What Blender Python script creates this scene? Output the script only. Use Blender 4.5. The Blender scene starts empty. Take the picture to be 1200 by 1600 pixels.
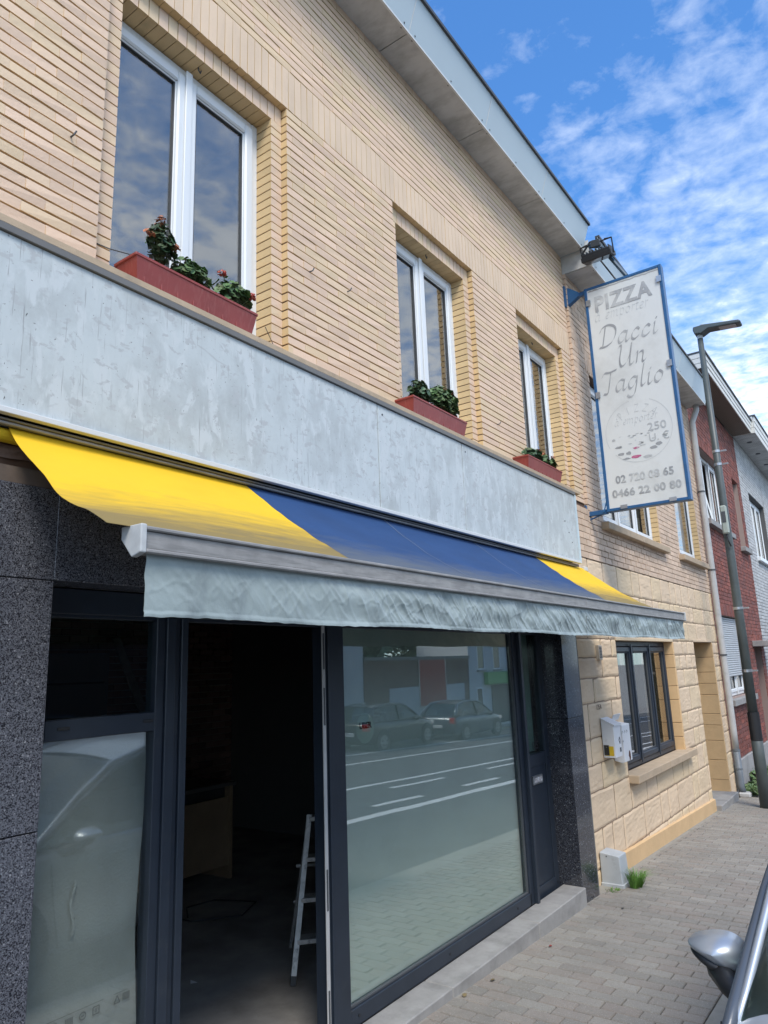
import bpy, math, random
from mathutils import Vector, Matrix, noise
rnd = random.Random(7)
S = bpy.context.scene
col = S.collection
PI = math.pi
# ---------------------------------------------------------------- camera
CAMP = Vector((0, -2.6, 1.75))
FPX, CXP, CYP = 1110.0, 600.0, 800.0
_vx = Vector((1412 - CXP, -(1013 - CYP), -FPX)).normalized()
_yv = CYP - ((1412 - CXP) * (415 - CXP) + FPX * FPX) / (1013 - CYP)
_vz = Vector((415 - CXP, -(_yv - CYP), -FPX)).normalized()
_vy = _vz.cross(_vx)
ROT = Matrix((_vx, _vy, _vz))          # camera vector -> world vector
def proj(p):
    v = ROT.transposed() @ (Vector(p) - CAMP)
    if v.z > -0.05: return None
    return CXP + FPX * v.x / -v.z, CYP - FPX * v.y / -v.z, -v.z
cd = bpy.data.cameras.new('camera'); cam = bpy.data.objects.new('camera', cd); col.objects.link(cam)
cam.matrix_world = Matrix.Translation(CAMP) @ ROT.to_4x4()
cd.sensor_fit = 'VERTICAL'; cd.sensor_height = 32; cd.sensor_width = 24
cd.lens = 32 * FPX / 1600.0
cd.clip_start = 0.05; cd.clip_end = 3000
S.camera = cam
# ---------------------------------------------------------------- world
SUN_EL, SUN_AZ = math.radians(52), math.radians(222)      # azimuth clockwise from +Y
w = bpy.data.worlds.new('World'); S.world = w; w.use_nodes = True
nt = w.node_tree; nt.nodes.clear()
def N(t, kind, **kw):
    n = t.nodes.new(kind)
    for k, v in kw.items():
        if k.startswith('i_'):
            key = k[2:]; key = int(key) if key.isdigit() else key.replace('_', ' ')
            n.inputs[key].default_value = v
        else: setattr(n, k, v)
    return n
def ramp(t, pts, interp='LINEAR'):
    r = t.nodes.new('ShaderNodeValToRGB'); r.color_ramp.interpolation = interp
    e = r.color_ramp.elements
    while len(e) < len(pts): e.new(0.5)
    for el, (p, c) in zip(e, pts):
        el.position = p; el.color = (c, c, c, 1) if isinstance(c, (int, float)) else (*c, 1)
    return r
L = nt.links.new
sky = N(nt, 'ShaderNodeTexSky', sky_type='NISHITA', sun_disc=False, sun_elevation=SUN_EL, sun_rotation=SUN_AZ, altitude=50, air_density=1.0, dust_density=0.4, ozone_density=2.5)
tc = N(nt, 'ShaderNodeTexCoord')
sep = N(nt, 'ShaderNodeSeparateXYZ'); L(tc.outputs['Generated'], sep.inputs[0])
mz = N(nt, 'ShaderNodeMath', operation='MAXIMUM', i_1=0.06); L(sep.outputs[2], mz.inputs[0])
dx = N(nt, 'ShaderNodeMath', operation='DIVIDE'); L(sep.outputs[0], dx.inputs[0]); L(mz.outputs[0], dx.inputs[1])
dy = N(nt, 'ShaderNodeMath', operation='DIVIDE'); L(sep.outputs[1], dy.inputs[0]); L(mz.outputs[0], dy.inputs[1])
cb = N(nt, 'ShaderNodeCombineXYZ'); L(dx.outputs[0], cb.inputs[0]); L(dy.outputs[0], cb.inputs[1])
ln = N(nt, 'ShaderNodeVectorMath', operation='LENGTH'); L(cb.outputs[0], ln.inputs[0])
n1 = N(nt, 'ShaderNodeTexNoise', i_Scale=12.0, i_Detail=9.0, i_Roughness=0.60, i_Distortion=0.2); L(cb.outputs[0], n1.inputs['Vector'])
n2 = N(nt, 'ShaderNodeTexNoise', i_Scale=1.1, i_Detail=4.0, i_Roughness=0.5); L(cb.outputs[0], n2.inputs['Vector'])
gy = N(nt, 'ShaderNodeMath', operation='MULTIPLY_ADD', i_1=-0.75); L(dy.outputs[0], gy.inputs[0]); L(ln.outputs['Value'], gy.inputs[2])
g = N(nt, 'ShaderNodeMapRange', i_1=0.75, i_2=2.5, i_3=-0.11, i_4=0.30); L(gy.outputs[0], g.inputs[0])
a1 = N(nt, 'ShaderNodeMath', operation='MULTIPLY_ADD', i_1=0.75); L(n1.outputs[0], a1.inputs[0]); L(g.outputs[0], a1.inputs[2])
a2 = N(nt, 'ShaderNodeMath', operation='MULTIPLY_ADD', i_1=0.55); L(n2.outputs[0], a2.inputs[0]); L(a1.outputs[0], a2.inputs[2])
cr = ramp(nt, [(0.58, 0.0), (0.84, 0.36), (1.06, 0.84)]); L(a2.outputs[0], cr.inputs[0])
n3 = N(nt, 'ShaderNodeTexNoise', i_Scale=3.0, i_Detail=5.0); L(cb.outputs[0], n3.inputs['Vector'])
ccol = ramp(nt, [(0.35, (4.5, 5.1, 5.9)), (0.62, (6.2, 6.6, 7.0))]); L(n3.outputs[0], ccol.inputs[0])
mx = N(nt, 'ShaderNodeMix', data_type='RGBA'); L(cr.outputs[0], mx.inputs[0]); tintn = N(nt, 'ShaderNodeMix', data_type='RGBA', blend_type='MULTIPLY'); tintn.inputs[0].default_value = 1; tintn.inputs[7].default_value = (0.55, 0.97, 1.32, 1); L(sky.outputs[0], tintn.inputs[6]); L(tintn.outputs[2], mx.inputs[6]); L(ccol.outputs[0], mx.inputs[7])
bg = N(nt, 'ShaderNodeBackground', i_Strength=0.1); L(mx.outputs[2], bg.inputs[0])
out = N(nt, 'ShaderNodeOutputWorld'); L(bg.outputs[0], out.inputs[0])
sd = bpy.data.lights.new('sun', 'SUN'); sd.energy = 1.5; sd.angle = math.radians(22); sd.color = (1, 0.93, 0.83)
so = bpy.data.objects.new('sun', sd); col.objects.link(so)
sdir = Vector((math.sin(SUN_AZ) * math.cos(SUN_EL), math.cos(SUN_AZ) * math.cos(SUN_EL), math.sin(SUN_EL)))
so.rotation_euler = sdir.to_track_quat('Z', 'Y').to_euler(); so.location = (0, -8, 20)
S.view_settings.view_transform = 'Standard'; S.view_settings.look = 'None'
S.view_settings.exposure = 1.2; S.view_settings.gamma = 1; S.view_settings.use_curve_mapping = False
S.render.engine = 'CYCLES'

# ---------------------------------------------------------------- helpers
def tag(o, label=None, cat=None, group=None, kind=None):
    if label: o['label'] = label
    if cat: o['category'] = cat
    if group: o['group'] = group
    if kind: o['kind'] = kind
    return o
def empty(name, loc, label=None, cat=None, group=None, rz=0):
    o = bpy.data.objects.new(name, None); col.objects.link(o); o.location = loc; o.rotation_euler.z = rz
    o.empty_display_size = 0.1
    bpy.context.view_layer.update()
    return tag(o, label, cat, group)
class MB:
    """collects geometry in world coordinates, builds one mesh object"""
    def __init__(s): s.v = []; s.f = []; s.a = []; s.m = []
    def poly(s, pts, a=0.0, m=0):
        b = len(s.v); s.v += [tuple(p) for p in pts]; s.f.append(tuple(range(b, b + len(pts)))); s.a.append(a); s.m.append(m)
    def box(s, x0, x1, y0, y1, z0, z1, a=0.0, M=None, ms=None):
        b = len(s.v)
        p = [(x0,y0,z0),(x1,y0,z0),(x1,y1,z0),(x0,y1,z0),(x0,y0,z1),(x1,y0,z1),(x1,y1,z1),(x0,y1,z1)]
        if M is not None: p = [tuple(M @ Vector(q)) for q in p]
        s.v += p
        fs = [(0,1,5,4),(1,2,6,5),(2,3,7,6),(3,0,4,7),(4,5,6,7),(3,2,1,0)]
        for i, f in enumerate(fs):
            s.f.append(tuple(b + k for k in f)); s.a.append(a); s.m.append(ms[i] if ms else 0)
        return s
    def obox(s, c, sz, M=None, a=0.0):
        return s.box(c[0]-sz[0]/2, c[0]+sz[0]/2, c[1]-sz[1]/2, c[1]+sz[1]/2, c[2]-sz[2]/2, c[2]+sz[2]/2, a, M)
    def rbox(s, x0, x1, y0, y1, z0, z1, r=0.004, a=0.0):
        """box with chamfered edges (via convex cut corners)"""
        b = len(s.v)
        X = (x0, x1); Y = (y0, y1); Z = (z0, z1); idx = {}
        for i in (0,1):
            for j in (0,1):
                for k in (0,1):
                    sx = r if i == 0 else -r; sy = r if j == 0 else -r; sz = r if k == 0 else -r
                    for ax, p in enumerate(((X[i], Y[j]+sy, Z[k]+sz), (X[i]+sx, Y[j], Z[k]+sz), (X[i]+sx, Y[j]+sy, Z[k]))):
                        idx[(i,j,k,ax)] = len(s.v); s.v.append(p)
        def F(*q): s.f.append(tuple(idx[t] for t in q)); s.a.append(a); s.m.append(0)
        for i in (0,1):
            q = [(i,0,0,0),(i,1,0,0),(i,1,1,0),(i,0,1,0)]; F(*(q if i else q[::-1]))
            q = [(0,i,0,1),(1,i,0,1),(1,i,1,1),(0,i,1,1)]; F(*(q[::-1] if i else q))
            q = [(0,0,i,2),(1,0,i,2),(1,1,i,2),(0,1,i,2)]; F(*(q if i else q[::-1]))
        for j in (0,1):
            for k in (0,1):
                F((0,j,k,1),(1,j,k,1),(1,j,k,2),(0,j,k,2)); F((j,0,k,0),(j,1,k,0),(j,1,k,2),(j,0,k,2)); F((j,k,0,0),(j,k,1,0),(j,k,1,1),(j,k,0,1))
        for i in (0,1):
            for j in (0,1):
                for k in (0,1): F((i,j,k,0),(i,j,k,1),(i,j,k,2))
        return s
    def tube(s, pts, r, n=8, cap=True, a=0.0):
        pts = [Vector(p) for p in pts]; rs = r if isinstance(r, (list, tuple)) else [r] * len(pts)
        rings = []
        up = Vector((0, 0, 1))
        d0 = (pts[1] - pts[0]).normalized()
        if abs(d0.dot(up)) > 0.95: up = Vector((1, 0, 0))
        u = d0.cross(up).normalized()
        for i, p in enumerate(pts):
            d = (pts[min(i+1, len(pts)-1)] - pts[max(i-1, 0)]).normalized()
            u = (u - d * u.dot(d)).normalized(); v = d.cross(u)
            b = len(s.v)
            for k in range(n):
                t = 2 * PI * k / n; s.v.append(tuple(p + (u * math.cos(t) + v * math.sin(t)) * rs[i]))
            rings.append(b)
        for i in range(len(rings) - 1):
            for k in range(n):
                s.f.append((rings[i]+k, rings[i]+(k+1) % n, rings[i+1]+(k+1) % n, rings[i+1]+k)); s.a.append(a); s.m.append(0)
        if cap:
            s.f.append(tuple(rings[0]+k for k in range(n))[::-1]); s.a.append(a); s.m.append(0)
            s.f.append(tuple(rings[-1]+k for k in range(n))); s.a.append(a); s.m.append(0)
        return s
    def grid(s, fn, nu, nv, a=0.0, flip=False):
        b = len(s.v)
        for j in range(nv + 1):
            for i in range(nu + 1): s.v.append(tuple(fn(i / nu, j / nv)))
        for j in range(nv):
            for i in range(nu):
                q = b + j * (nu + 1) + i; f = (q, q + 1, q + nu + 2, q + nu + 1)
                s.f.append(f[::-1] if flip else f); s.a.append(a); s.m.append(0)
        return s
    def prism(s, prof, y0, y1, axis='X', a=0.0):
        """profile of (p,q) pairs swept along axis; X: p=y,q=z ; Y: p=x,q=z ; Z: p=x,q=y"""
        def P(t, p, q): return (t, p, q) if axis == 'X' else (p, t, q) if axis == 'Y' else (p, q, t)
        n = len(prof); b = len(s.v)
        s.v += [P(y0, p, q) for p, q in prof] + [P(y1, p, q) for p, q in prof]
        for i in range(n):
            j = (i + 1) % n; s.f.append((b+i, b+j, b+n+j, b+n+i)); s.a.append(a); s.m.append(0)
        s.f.append(tuple(b+i for i in range(n))[::-1]); s.f.append(tuple(b+n+i for i in range(n))); s.a += [a, a]; s.m += [0, 0]
        return s
    def mesh(s, name, mats, origin=(0, 0, 0), smooth=False, fix=True):
        me = bpy.data.meshes.new(name); o = Vector(origin)
        me.from_pydata([tuple(Vector(p) - o) for p in s.v], [], s.f)
        for m in (mats if isinstance(mats, (list, tuple)) else [mats]): me.materials.append(m)
        at = me.attributes.new('var', 'FLOAT', 'FACE'); at.data.foreach_set('value', s.a)
        me.polygons.foreach_set('material_index', s.m)
        if fix and len(s.f) < 60000:
            import bmesh
            bm = bmesh.new(); bm.from_mesh(me); bmesh.ops.recalc_face_normals(bm, faces=bm.faces); bm.to_mesh(me); bm.free()
        if smooth:
            me.polygons.foreach_set('use_smooth', [True] * len(me.polygons))
        me.update()
        return me
    def build(s, name, mats, parent=None, smooth=False, fix=True, origin=None):
        """world-space geometry; origin of the object at its bottom centre"""
        if origin is None:
            xs = [p[0] for p in s.v]; ys = [p[1] for p in s.v]; zs = [p[2] for p in s.v]
            origin = ((min(xs)+max(xs))/2, (min(ys)+max(ys))/2, min(zs))
        me = s.mesh(name, mats, origin, smooth, fix)
        o = bpy.data.objects.new(name, me); col.objects.link(o)
        setparent(o, parent, Matrix.Translation(origin))
        return o
def wmat(o):
    """world matrix composed without a depsgraph update"""
    m = o.matrix_basis.copy(); p = o; chain = [o]
    M = Matrix.Identity(4)
    while p is not None:
        pi = p.matrix_parent_inverse if p.parent else Matrix.Identity(4)
        M = pi @ p.matrix_basis @ M; p = p.parent
    return M
def setparent(o, parent, W):
    if parent is None: o.matrix_basis = W; return
    o.parent = parent
    o.matrix_parent_inverse = Matrix.Identity(4)
    o.matrix_basis = wmat(parent).inverted() @ W
def inst(name, me, parent, W):
    o = bpy.data.objects.new(name, me); col.objects.link(o); setparent(o, parent, W); return o
def copy_tree(o, parent=None):
    c = o.copy(); col.objects.link(c)
    if parent: c.parent = parent
    for ch in o.children: copy_tree(ch, c)
    return c
def bevel(o, w=0.004, seg=2, angle=40):
    m = o.modifiers.new('bevel', 'BEVEL'); m.width = w; m.segments = seg; m.limit_method = 'ANGLE'; m.angle_limit = math.radians(angle); return o

# ---------------------------------------------------------------- materials
MATS = {}
def mat(name, base, rough=0.6, metal=0.0, var=0.0, noise_amt=0.0, noise_scale=4.0, dirt=None, dirt_pos=(0.55, 0.75), dirt_scale=3.0, stretch=(1, 1, 1), bump=0.0, bump_scale=60.0, spec=0.5, speck=None, hue=None, coat=0.0):
    """base colour; var: per-piece brightness variation; noise: cloudy variation; dirt: second colour through a stretched noise"""
    m = bpy.data.materials.new(name); m.use_nodes = True; t = m.node_tree; t.nodes.clear(); L = t.links.new
    o = N(t, 'ShaderNodeOutputMaterial'); b = N(t, 'ShaderNodeBsdfPrincipled', i_Roughness=rough, i_Metallic=metal)
    b.inputs['Specular IOR Level'].default_value = spec; b.inputs['Coat Weight'].default_value = coat; b.inputs['Coat Roughness'].default_value = 0.04
    L(b.outputs[0], o.inputs[0])
    geo = N(t, 'ShaderNodeNewGeometry'); P = geo.outputs['Position']
    c = N(t, 'ShaderNodeRGB'); c.outputs[0].default_value = (*base, 1); cur = c.outputs[0]
    def mix(fac, a, colr, blend='MIX'):
        x = N(t, 'ShaderNodeMix', data_type='RGBA', blend_type=blend); 
        if isinstance(fac, float): x.inputs[0].default_value = fac
        else: L(fac, x.inputs[0])
        L(a, x.inputs[6])
        if isinstance(colr, tuple): x.inputs[7].default_value = (*colr, 1)
        else: L(colr, x.inputs[7])
        return x.outputs[2]
    if var or hue:
        oi = N(t, 'ShaderNodeObjectInfo'); at = N(t, 'ShaderNodeAttribute', attribute_name='var')
        ad = N(t, 'ShaderNodeMath', operation='ADD'); L(oi.outputs['Random'], ad.inputs[0]); L(at.outputs['Fac'], ad.inputs[1])
        fr = N(t, 'ShaderNodeMath', operation='FRACT'); L(ad.outputs[0], fr.inputs[0])
        if var:
            mr = N(t, 'ShaderNodeMapRange', i_3=1 - var, i_4=1 + var); L(fr.outputs[0], mr.inputs[0])
            cur2 = N(t, 'ShaderNodeMix', data_type='RGBA', blend_type='MULTIPLY'); cur2.inputs[0].default_value = 1
            L(cur, cur2.inputs[6]); L(mr.outputs[0], cur2.inputs[7]); cur = cur2.outputs[2]
        if hue:
            m2 = N(t, 'ShaderNodeMath', operation='MULTIPLY', i_1=7.31); L(fr.outputs[0], m2.inputs[0])
            f2 = N(t, 'ShaderNodeMath', operation='FRACT'); L(m2.outputs[0], f2.inputs[0])
            r = ramp(t, [(0.45, 0.0), (0.95, 0.75)]); L(f2.outputs[0], r.inputs[0]); cur = mix(r.outputs[0], cur, hue)
    if noise_amt:
        n = N(t, 'ShaderNodeTexNoise', i_Scale=noise_scale, i_Detail=6.0, i_Roughness=0.6); L(P, n.inputs['Vector'])
        mr = N(t, 'ShaderNodeMapRange', i_1=0.3, i_2=0.7, i_3=1 - noise_amt, i_4=1 + noise_amt); L(n.outputs[0], mr.inputs[0])
        x = N(t, 'ShaderNodeMix', data_type='RGBA', blend_type='MULTIPLY'); x.inputs[0].default_value = 1
        L(cur, x.inputs[6]); L(mr.outputs[0], x.inputs[7]); cur = x.outputs[2]
    if dirt:
        mp = N(t, 'ShaderNodeMapping'); mp.inputs['Scale'].default_value = stretch; L(P, mp.inputs[0])
        n = N(t, 'ShaderNodeTexNoise', i_Scale=dirt_scale, i_Detail=8.0, i_Roughness=0.65); L(mp.outputs[0], n.inputs['Vector'])
        r = ramp(t, [(dirt_pos[0], 0.0), (dirt_pos[1], 1.0)]); L(n.outputs[0], r.inputs[0]); cur = mix(r.outputs[0], cur, dirt)
    if speck:
        for sc, thr, colr in speck:
            v = N(t, 'ShaderNodeTexVoronoi', i_Scale=sc); L(P, v.inputs['Vector'])
            sp = N(t, 'ShaderNodeSeparateColor'); L(v.outputs['Color'], sp.inputs[0])
            r = ramp(t, [(thr, 0.0), (min(thr + 0.06, 1), 1.0)]); L(sp.outputs[0], r.inputs[0]); cur = mix(r.outputs[0], cur, colr)
    L(cur, b.inputs['Base Color'])
    if bump:
        n = N(t, 'ShaderNodeTexNoise', i_Scale=bump_scale, i_Detail=5.0, i_Roughness=0.6); L(P, n.inputs['Vector'])
        bp = N(t, 'ShaderNodeBump', i_Strength=bump, i_Distance=0.01); L(n.outputs[0], bp.inputs['Height']); L(bp.outputs[0], b.inputs['Normal'])
    MATS[name] = m
    return m
def glass(name, f0=0.06, tint=(0.9, 0.93, 0.92), gloss=(1, 1, 1), rough=0.0):
    """thin pane: transparent, with a mirror reflection that follows Schlick's law alike from both sides"""
    m = bpy.data.materials.new(name); m.use_nodes = True; t = m.node_tree; t.nodes.clear(); L = t.links.new
    o = N(t, 'ShaderNodeOutputMaterial'); mx = N(t, 'ShaderNodeMixShader')
    geo = N(t, 'ShaderNodeNewGeometry'); dt = N(t, 'ShaderNodeVectorMath', operation='DOT_PRODUCT'); L(geo.outputs['Normal'], dt.inputs[0]); L(geo.outputs['Incoming'], dt.inputs[1])
    ab = N(t, 'ShaderNodeMath', operation='ABSOLUTE'); L(dt.outputs['Value'], ab.inputs[0])
    iv = N(t, 'ShaderNodeMath', operation='SUBTRACT', i_0=1.0); L(ab.outputs[0], iv.inputs[1])
    pw = N(t, 'ShaderNodeMath', operation='POWER', i_1=5.0); L(iv.outputs[0], pw.inputs[0])
    f = N(t, 'ShaderNodeMath', operation='MULTIPLY_ADD', i_1=1 - f0, i_2=f0); L(pw.outputs[0], f.inputs[0])
    tr = N(t, 'ShaderNodeBsdfTransparent'); tr.inputs[0].default_value = (*tint, 1)
    gl = N(t, 'ShaderNodeBsdfGlossy', i_Roughness=rough); gl.inputs[0].default_value = (*gloss, 1)
    n = N(t, 'ShaderNodeTexNoise', i_Scale=1.6, i_Detail=1.0); L(geo.outputs['Position'], n.inputs['Vector'])
    bp = N(t, 'ShaderNodeBump', i_Strength=0.012, i_Distance=0.03); L(n.outputs[0], bp.inputs['Height']); L(bp.outputs[0], gl.inputs['Normal'])
    L(f.outputs[0], mx.inputs[0]); L(tr.outputs[0], mx.inputs[1]); L(gl.outputs[0], mx.inputs[2]); L(mx.outputs[0], o.inputs[0])
    return m

PEACH = (0.725, 0.53, 0.38); YEL = (0.67, 0.48, 0.25)
m_brickF = mat('painted_brick', PEACH, 0.75, var=0.065, hue=(0.71, 0.545, 0.34), noise_amt=0.05, noise_scale=1.3, dirt=(0.33, 0.27, 0.21), dirt_pos=(0.60, 0.95), dirt_scale=1.1, bump=0.25, bump_scale=45)
m_brickS = mat('painted_reveal', YEL, 0.7, var=0.08, noise_amt=0.06, noise_scale=2, dirt=(0.30, 0.24, 0.13), dirt_pos=(0.6, 0.95), dirt_scale=4, bump=0.2, bump_scale=45)
m_joint = mat('grimy_joint', (0.13, 0.075, 0.05), 0.95, noise_amt=0.2, noise_scale=6)
m_soldier = mat('painted_soldier', (0.70, 0.53, 0.375), 0.75, var=0.04, noise_amt=0.06, noise_scale=2, dirt=(0.42, 0.32, 0.22), dirt_pos=(0.6, 0.95), dirt_scale=3, stretch=(6, 1, .6), bump=0.2, bump_scale=45)
m_stone = mat('painted_rockface', (0.71, 0.54, 0.365), 0.78, var=0.04, hue=(0.71, 0.55, 0.34), noise_amt=0.06, noise_scale=3, dirt=(0.30, 0.22, 0.15), dirt_pos=(0.66, 0.95), dirt_scale=2.2, stretch=(1, 1, 0.4), bump=0.45, bump_scale=26)
m_stoneY = mat('painted_quoin', (0.68, 0.45, 0.23), 0.75, var=0.06, noise_amt=0.07, noise_scale=5, bump=0.4, bump_scale=14)
m_plinth = mat('ochre_plinth', (0.62, 0.42, 0.22), 0.8, noise_amt=0.08, noise_scale=4, bump=0.3, bump_scale=20)
m_oldbrick = mat('neighbour_brick', (0.66, 0.49, 0.355), 0.8, var=0.09, hue=(0.56, 0.41, 0.29), noise_amt=0.08, noise_scale=2.5, dirt=(0.28, 0.22, 0.17), dirt_pos=(0.55, 0.9), dirt_scale=2, bump=0.3, bump_scale=40)
m_red = mat('red_brick', (0.235, 0.070, 0.048), 0.8, var=0.28, hue=(0.15, 0.060, 0.052), noise_amt=0.12, noise_scale=2)
m_redj = mat('red_brick_joint', (0.30, 0.22, 0.19), 0.9)
m_grey = mat('whitewashed_brick', (0.50, 0.50, 0.49), 0.8, var=0.12, noise_amt=0.12, noise_scale=2, dirt=(0.26, 0.25, 0.24), dirt_pos=(0.5, 0.8), dirt_scale=2)
m_greyj = mat('dark_joint', (0.10, 0.10, 0.10), 0.9)
m_pvc = mat('white_pvc', (0.74, 0.76, 0.76), 0.3, dirt=(0.45, 0.45, 0.42), dirt_pos=(0.6, 0.95), dirt_scale=5, stretch=(4, 4, .5))
m_gasket = mat('grey_gasket', (0.07, 0.075, 0.08), 0.6)
m_alu = mat('blue_grey_aluminium', (0.022, 0.030, 0.043), 0.42, spec=0.45, noise_amt=0.12, noise_scale=6, dirt=(0.05, 0.055, 0.06), dirt_pos=(0.6, 0.9), dirt_scale=8)
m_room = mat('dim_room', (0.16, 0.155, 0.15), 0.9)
m_curtain = mat('grey_curtain', (0.30, 0.29, 0.28), 0.9, noise_amt=0.2, noise_scale=5, stretch=(20, 20, 1))
m_glassU = glass('window_glass', 0.20, (0.70, 0.75, 0.77), (1.0, 0.95, 0.90))
m_glassS = glass('shop_glass', 0.04, (0.80, 0.88, 0.85), (1, 1, 1))
m_glassM = glass('filmed_glass', 0.17, (0.90, 0.94, 0.92), (0.97, 1.0, 0.98), 0.012)
m_gran = mat('dark_granite', (0.095, 0.099, 0.115), 0.25, spec=0.45, noise_amt=0.5, noise_scale=110, speck=[(300, 0.55, (0.018, 0.018, 0.023)), (380, 0.78, (0.14, 0.145, 0.165)), (210, 0.955, (0.25, 0.255, 0.27))])
m_granP = mat('polished_granite', (0.045, 0.048, 0.058), 0.10, spec=0.8, noise_amt=0.3, noise_scale=90, speck=[(200, 0.6, (0.014, 0.014, 0.018)), (230, 0.88, (0.12, 0.13, 0.15)), (130, 0.965, (0.28, 0.29, 0.30))])
m_zinc = mat('fascia_sheet', (0.50, 0.585, 0.62), 0.38, spec=0.4, noise_amt=0.03, noise_scale=1.5)
m_soffit = mat('soffit_sheet', (0.56, 0.565, 0.55), 0.6, noise_amt=0.10, noise_scale=3, dirt=(0.33, 0.33, 0.315), dirt_pos=(0.42, 0.75), dirt_scale=3.5, stretch=(2.5, 1, 1), bump=0.15, bump_scale=10)
m_edge = mat('white_edge_trim', (0.62, 0.63, 0.62), 0.45)
m_cap = mat('dark_coping', (0.05, 0.055, 0.06), 0.5)
m_concrete = mat('blue_stone_step', (0.30, 0.29, 0.275), 0.75, noise_amt=0.14, noise_scale=7, dirt=(0.17, 0.165, 0.155), dirt_pos=(0.5, 0.85), dirt_scale=5, bump=0.25, bump_scale=60)
m_sill = mat('painted_sill', (0.46, 0.35, 0.235), 0.8, noise_amt=0.10, noise_scale=6, dirt=(0.25, 0.2, 0.15), dirt_pos=(0.55, 0.9), dirt_scale=8, bump=0.3, bump_scale=30)
m_taupe = mat('taupe_trim', (0.15, 0.145, 0.135), 0.5, noise_amt=0.1)
m_blue = mat('blue_steel', (0.022, 0.10, 0.235), 0.4, spec=0.5, noise_amt=0.15, noise_scale=10, dirt=(0.04, 0.06, 0.09), dirt_pos=(0.6, 0.9), dirt_scale=9)
m_black = mat('black_plastic', (0.018, 0.019, 0.021), 0.5)
m_steel = mat('bare_metal', (0.45, 0.46, 0.47), 0.35, metal=0.8, noise_amt=0.15, noise_scale=20)
m_paver = mat('concrete_paver', (0.260, 0.240, 0.208), 0.85, var=0.13, hue=(0.262, 0.222, 0.188), noise_amt=0.10, noise_scale=2.2, dirt=(0.16, 0.15, 0.13), dirt_pos=(0.55, 0.85), dirt_scale=1.6, speck=[(260, 0.86, (0.20, 0.19, 0.17)), (330, 0.93, (0.42, 0.40, 0.36))], bump=0.35, bump_scale=160)
m_sand = mat('joint_sand', (0.05, 0.045, 0.038), 0.95, noise_amt=0.25, noise_scale=12)
m_kerb = mat('kerb_concrete', (0.29, 0.275, 0.24), 0.85, noise_amt=0.15, noise_scale=5, dirt=(0.13, 0.14, 0.10), dirt_pos=(0.5, 0.8), dirt_scale=5, bump=0.3, bump_scale=60)
m_asph = mat('asphalt', (0.075, 0.073, 0.070), 0.85, noise_amt=0.18, noise_scale=1.4, speck=[(160, 0.85, (0.14, 0.135, 0.13))], bump=0.3, bump_scale=200)
m_mark = mat('road_paint', (0.70, 0.70, 0.68), 0.6, dirt=(0.3, 0.3, 0.29), dirt_pos=(0.55, 0.85), dirt_scale=6)
m_floor = mat('cement_floor', (0.30, 0.285, 0.265), 0.8, noise_amt=0.3, noise_scale=3, dirt=(0.46, 0.44, 0.40), dirt_pos=(0.60, 0.85), dirt_scale=2.5)
m_leaf = mat('geranium_leaf', (0.085, 0.16, 0.055), 0.55, var=0.45, hue=(0.10, 0.13, 0.045))
m_leafD = mat('dark_leaf', (0.05, 0.10, 0.045), 0.5, var=0.45, hue=(0.09, 0.10, 0.03))
m_stem = mat('green_stem', (0.10, 0.12, 0.05), 0.6)
m_petR = mat('red_petal', (0.45, 0.06, 0.05), 0.6, var=0.3, hue=(0.55, 0.14, 0.08))
m_petW = mat('withered_petal', (0.38, 0.14, 0.07), 0.7, var=0.3)
m_terra = mat('terracotta_plastic', (0.27, 0.045, 0.036), 0.42, noise_amt=0.12, noise_scale=6, dirt=(0.35, 0.11, 0.09), dirt_pos=(0.5, 0.9), dirt_scale=5, stretch=(14, 14, 1))
m_soil = mat('potting_soil', (0.04, 0.03, 0.022), 0.95)
m_grass = mat('grass_blade', (0.10, 0.24, 0.035), 0.5, var=0.35, hue=(0.13, 0.22, 0.05))
m_lampg = mat('lamp_post_grey', (0.075, 0.09, 0.088), 0.45, noise_amt=0.15, noise_scale=5, dirt=(0.09, 0.1, 0.1), dirt_pos=(0.5, 0.85), dirt_scale=6)
m_wood = mat('counter_board', (0.36, 0.25, 0.15), 0.6, noise_amt=0.15, noise_scale=3)
m_pipe = mat('grey_white_pipe', (0.47, 0.47, 0.46), 0.5, noise_amt=0.1, noise_scale=4, dirt=(0.26, 0.26, 0.25), dirt_pos=(0.55, 0.85), dirt_scale=5)
m_pipeD = mat('lead_grey_pipe', (0.13, 0.15, 0.17), 0.5, noise_amt=0.15, noise_scale=6)
m_sheet = None

m_glassF = glass('foil_backed_glass', 0.11, (0.93, 0.95, 0.94), (0.96, 1.0, 0.98), 0.035)
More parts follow.
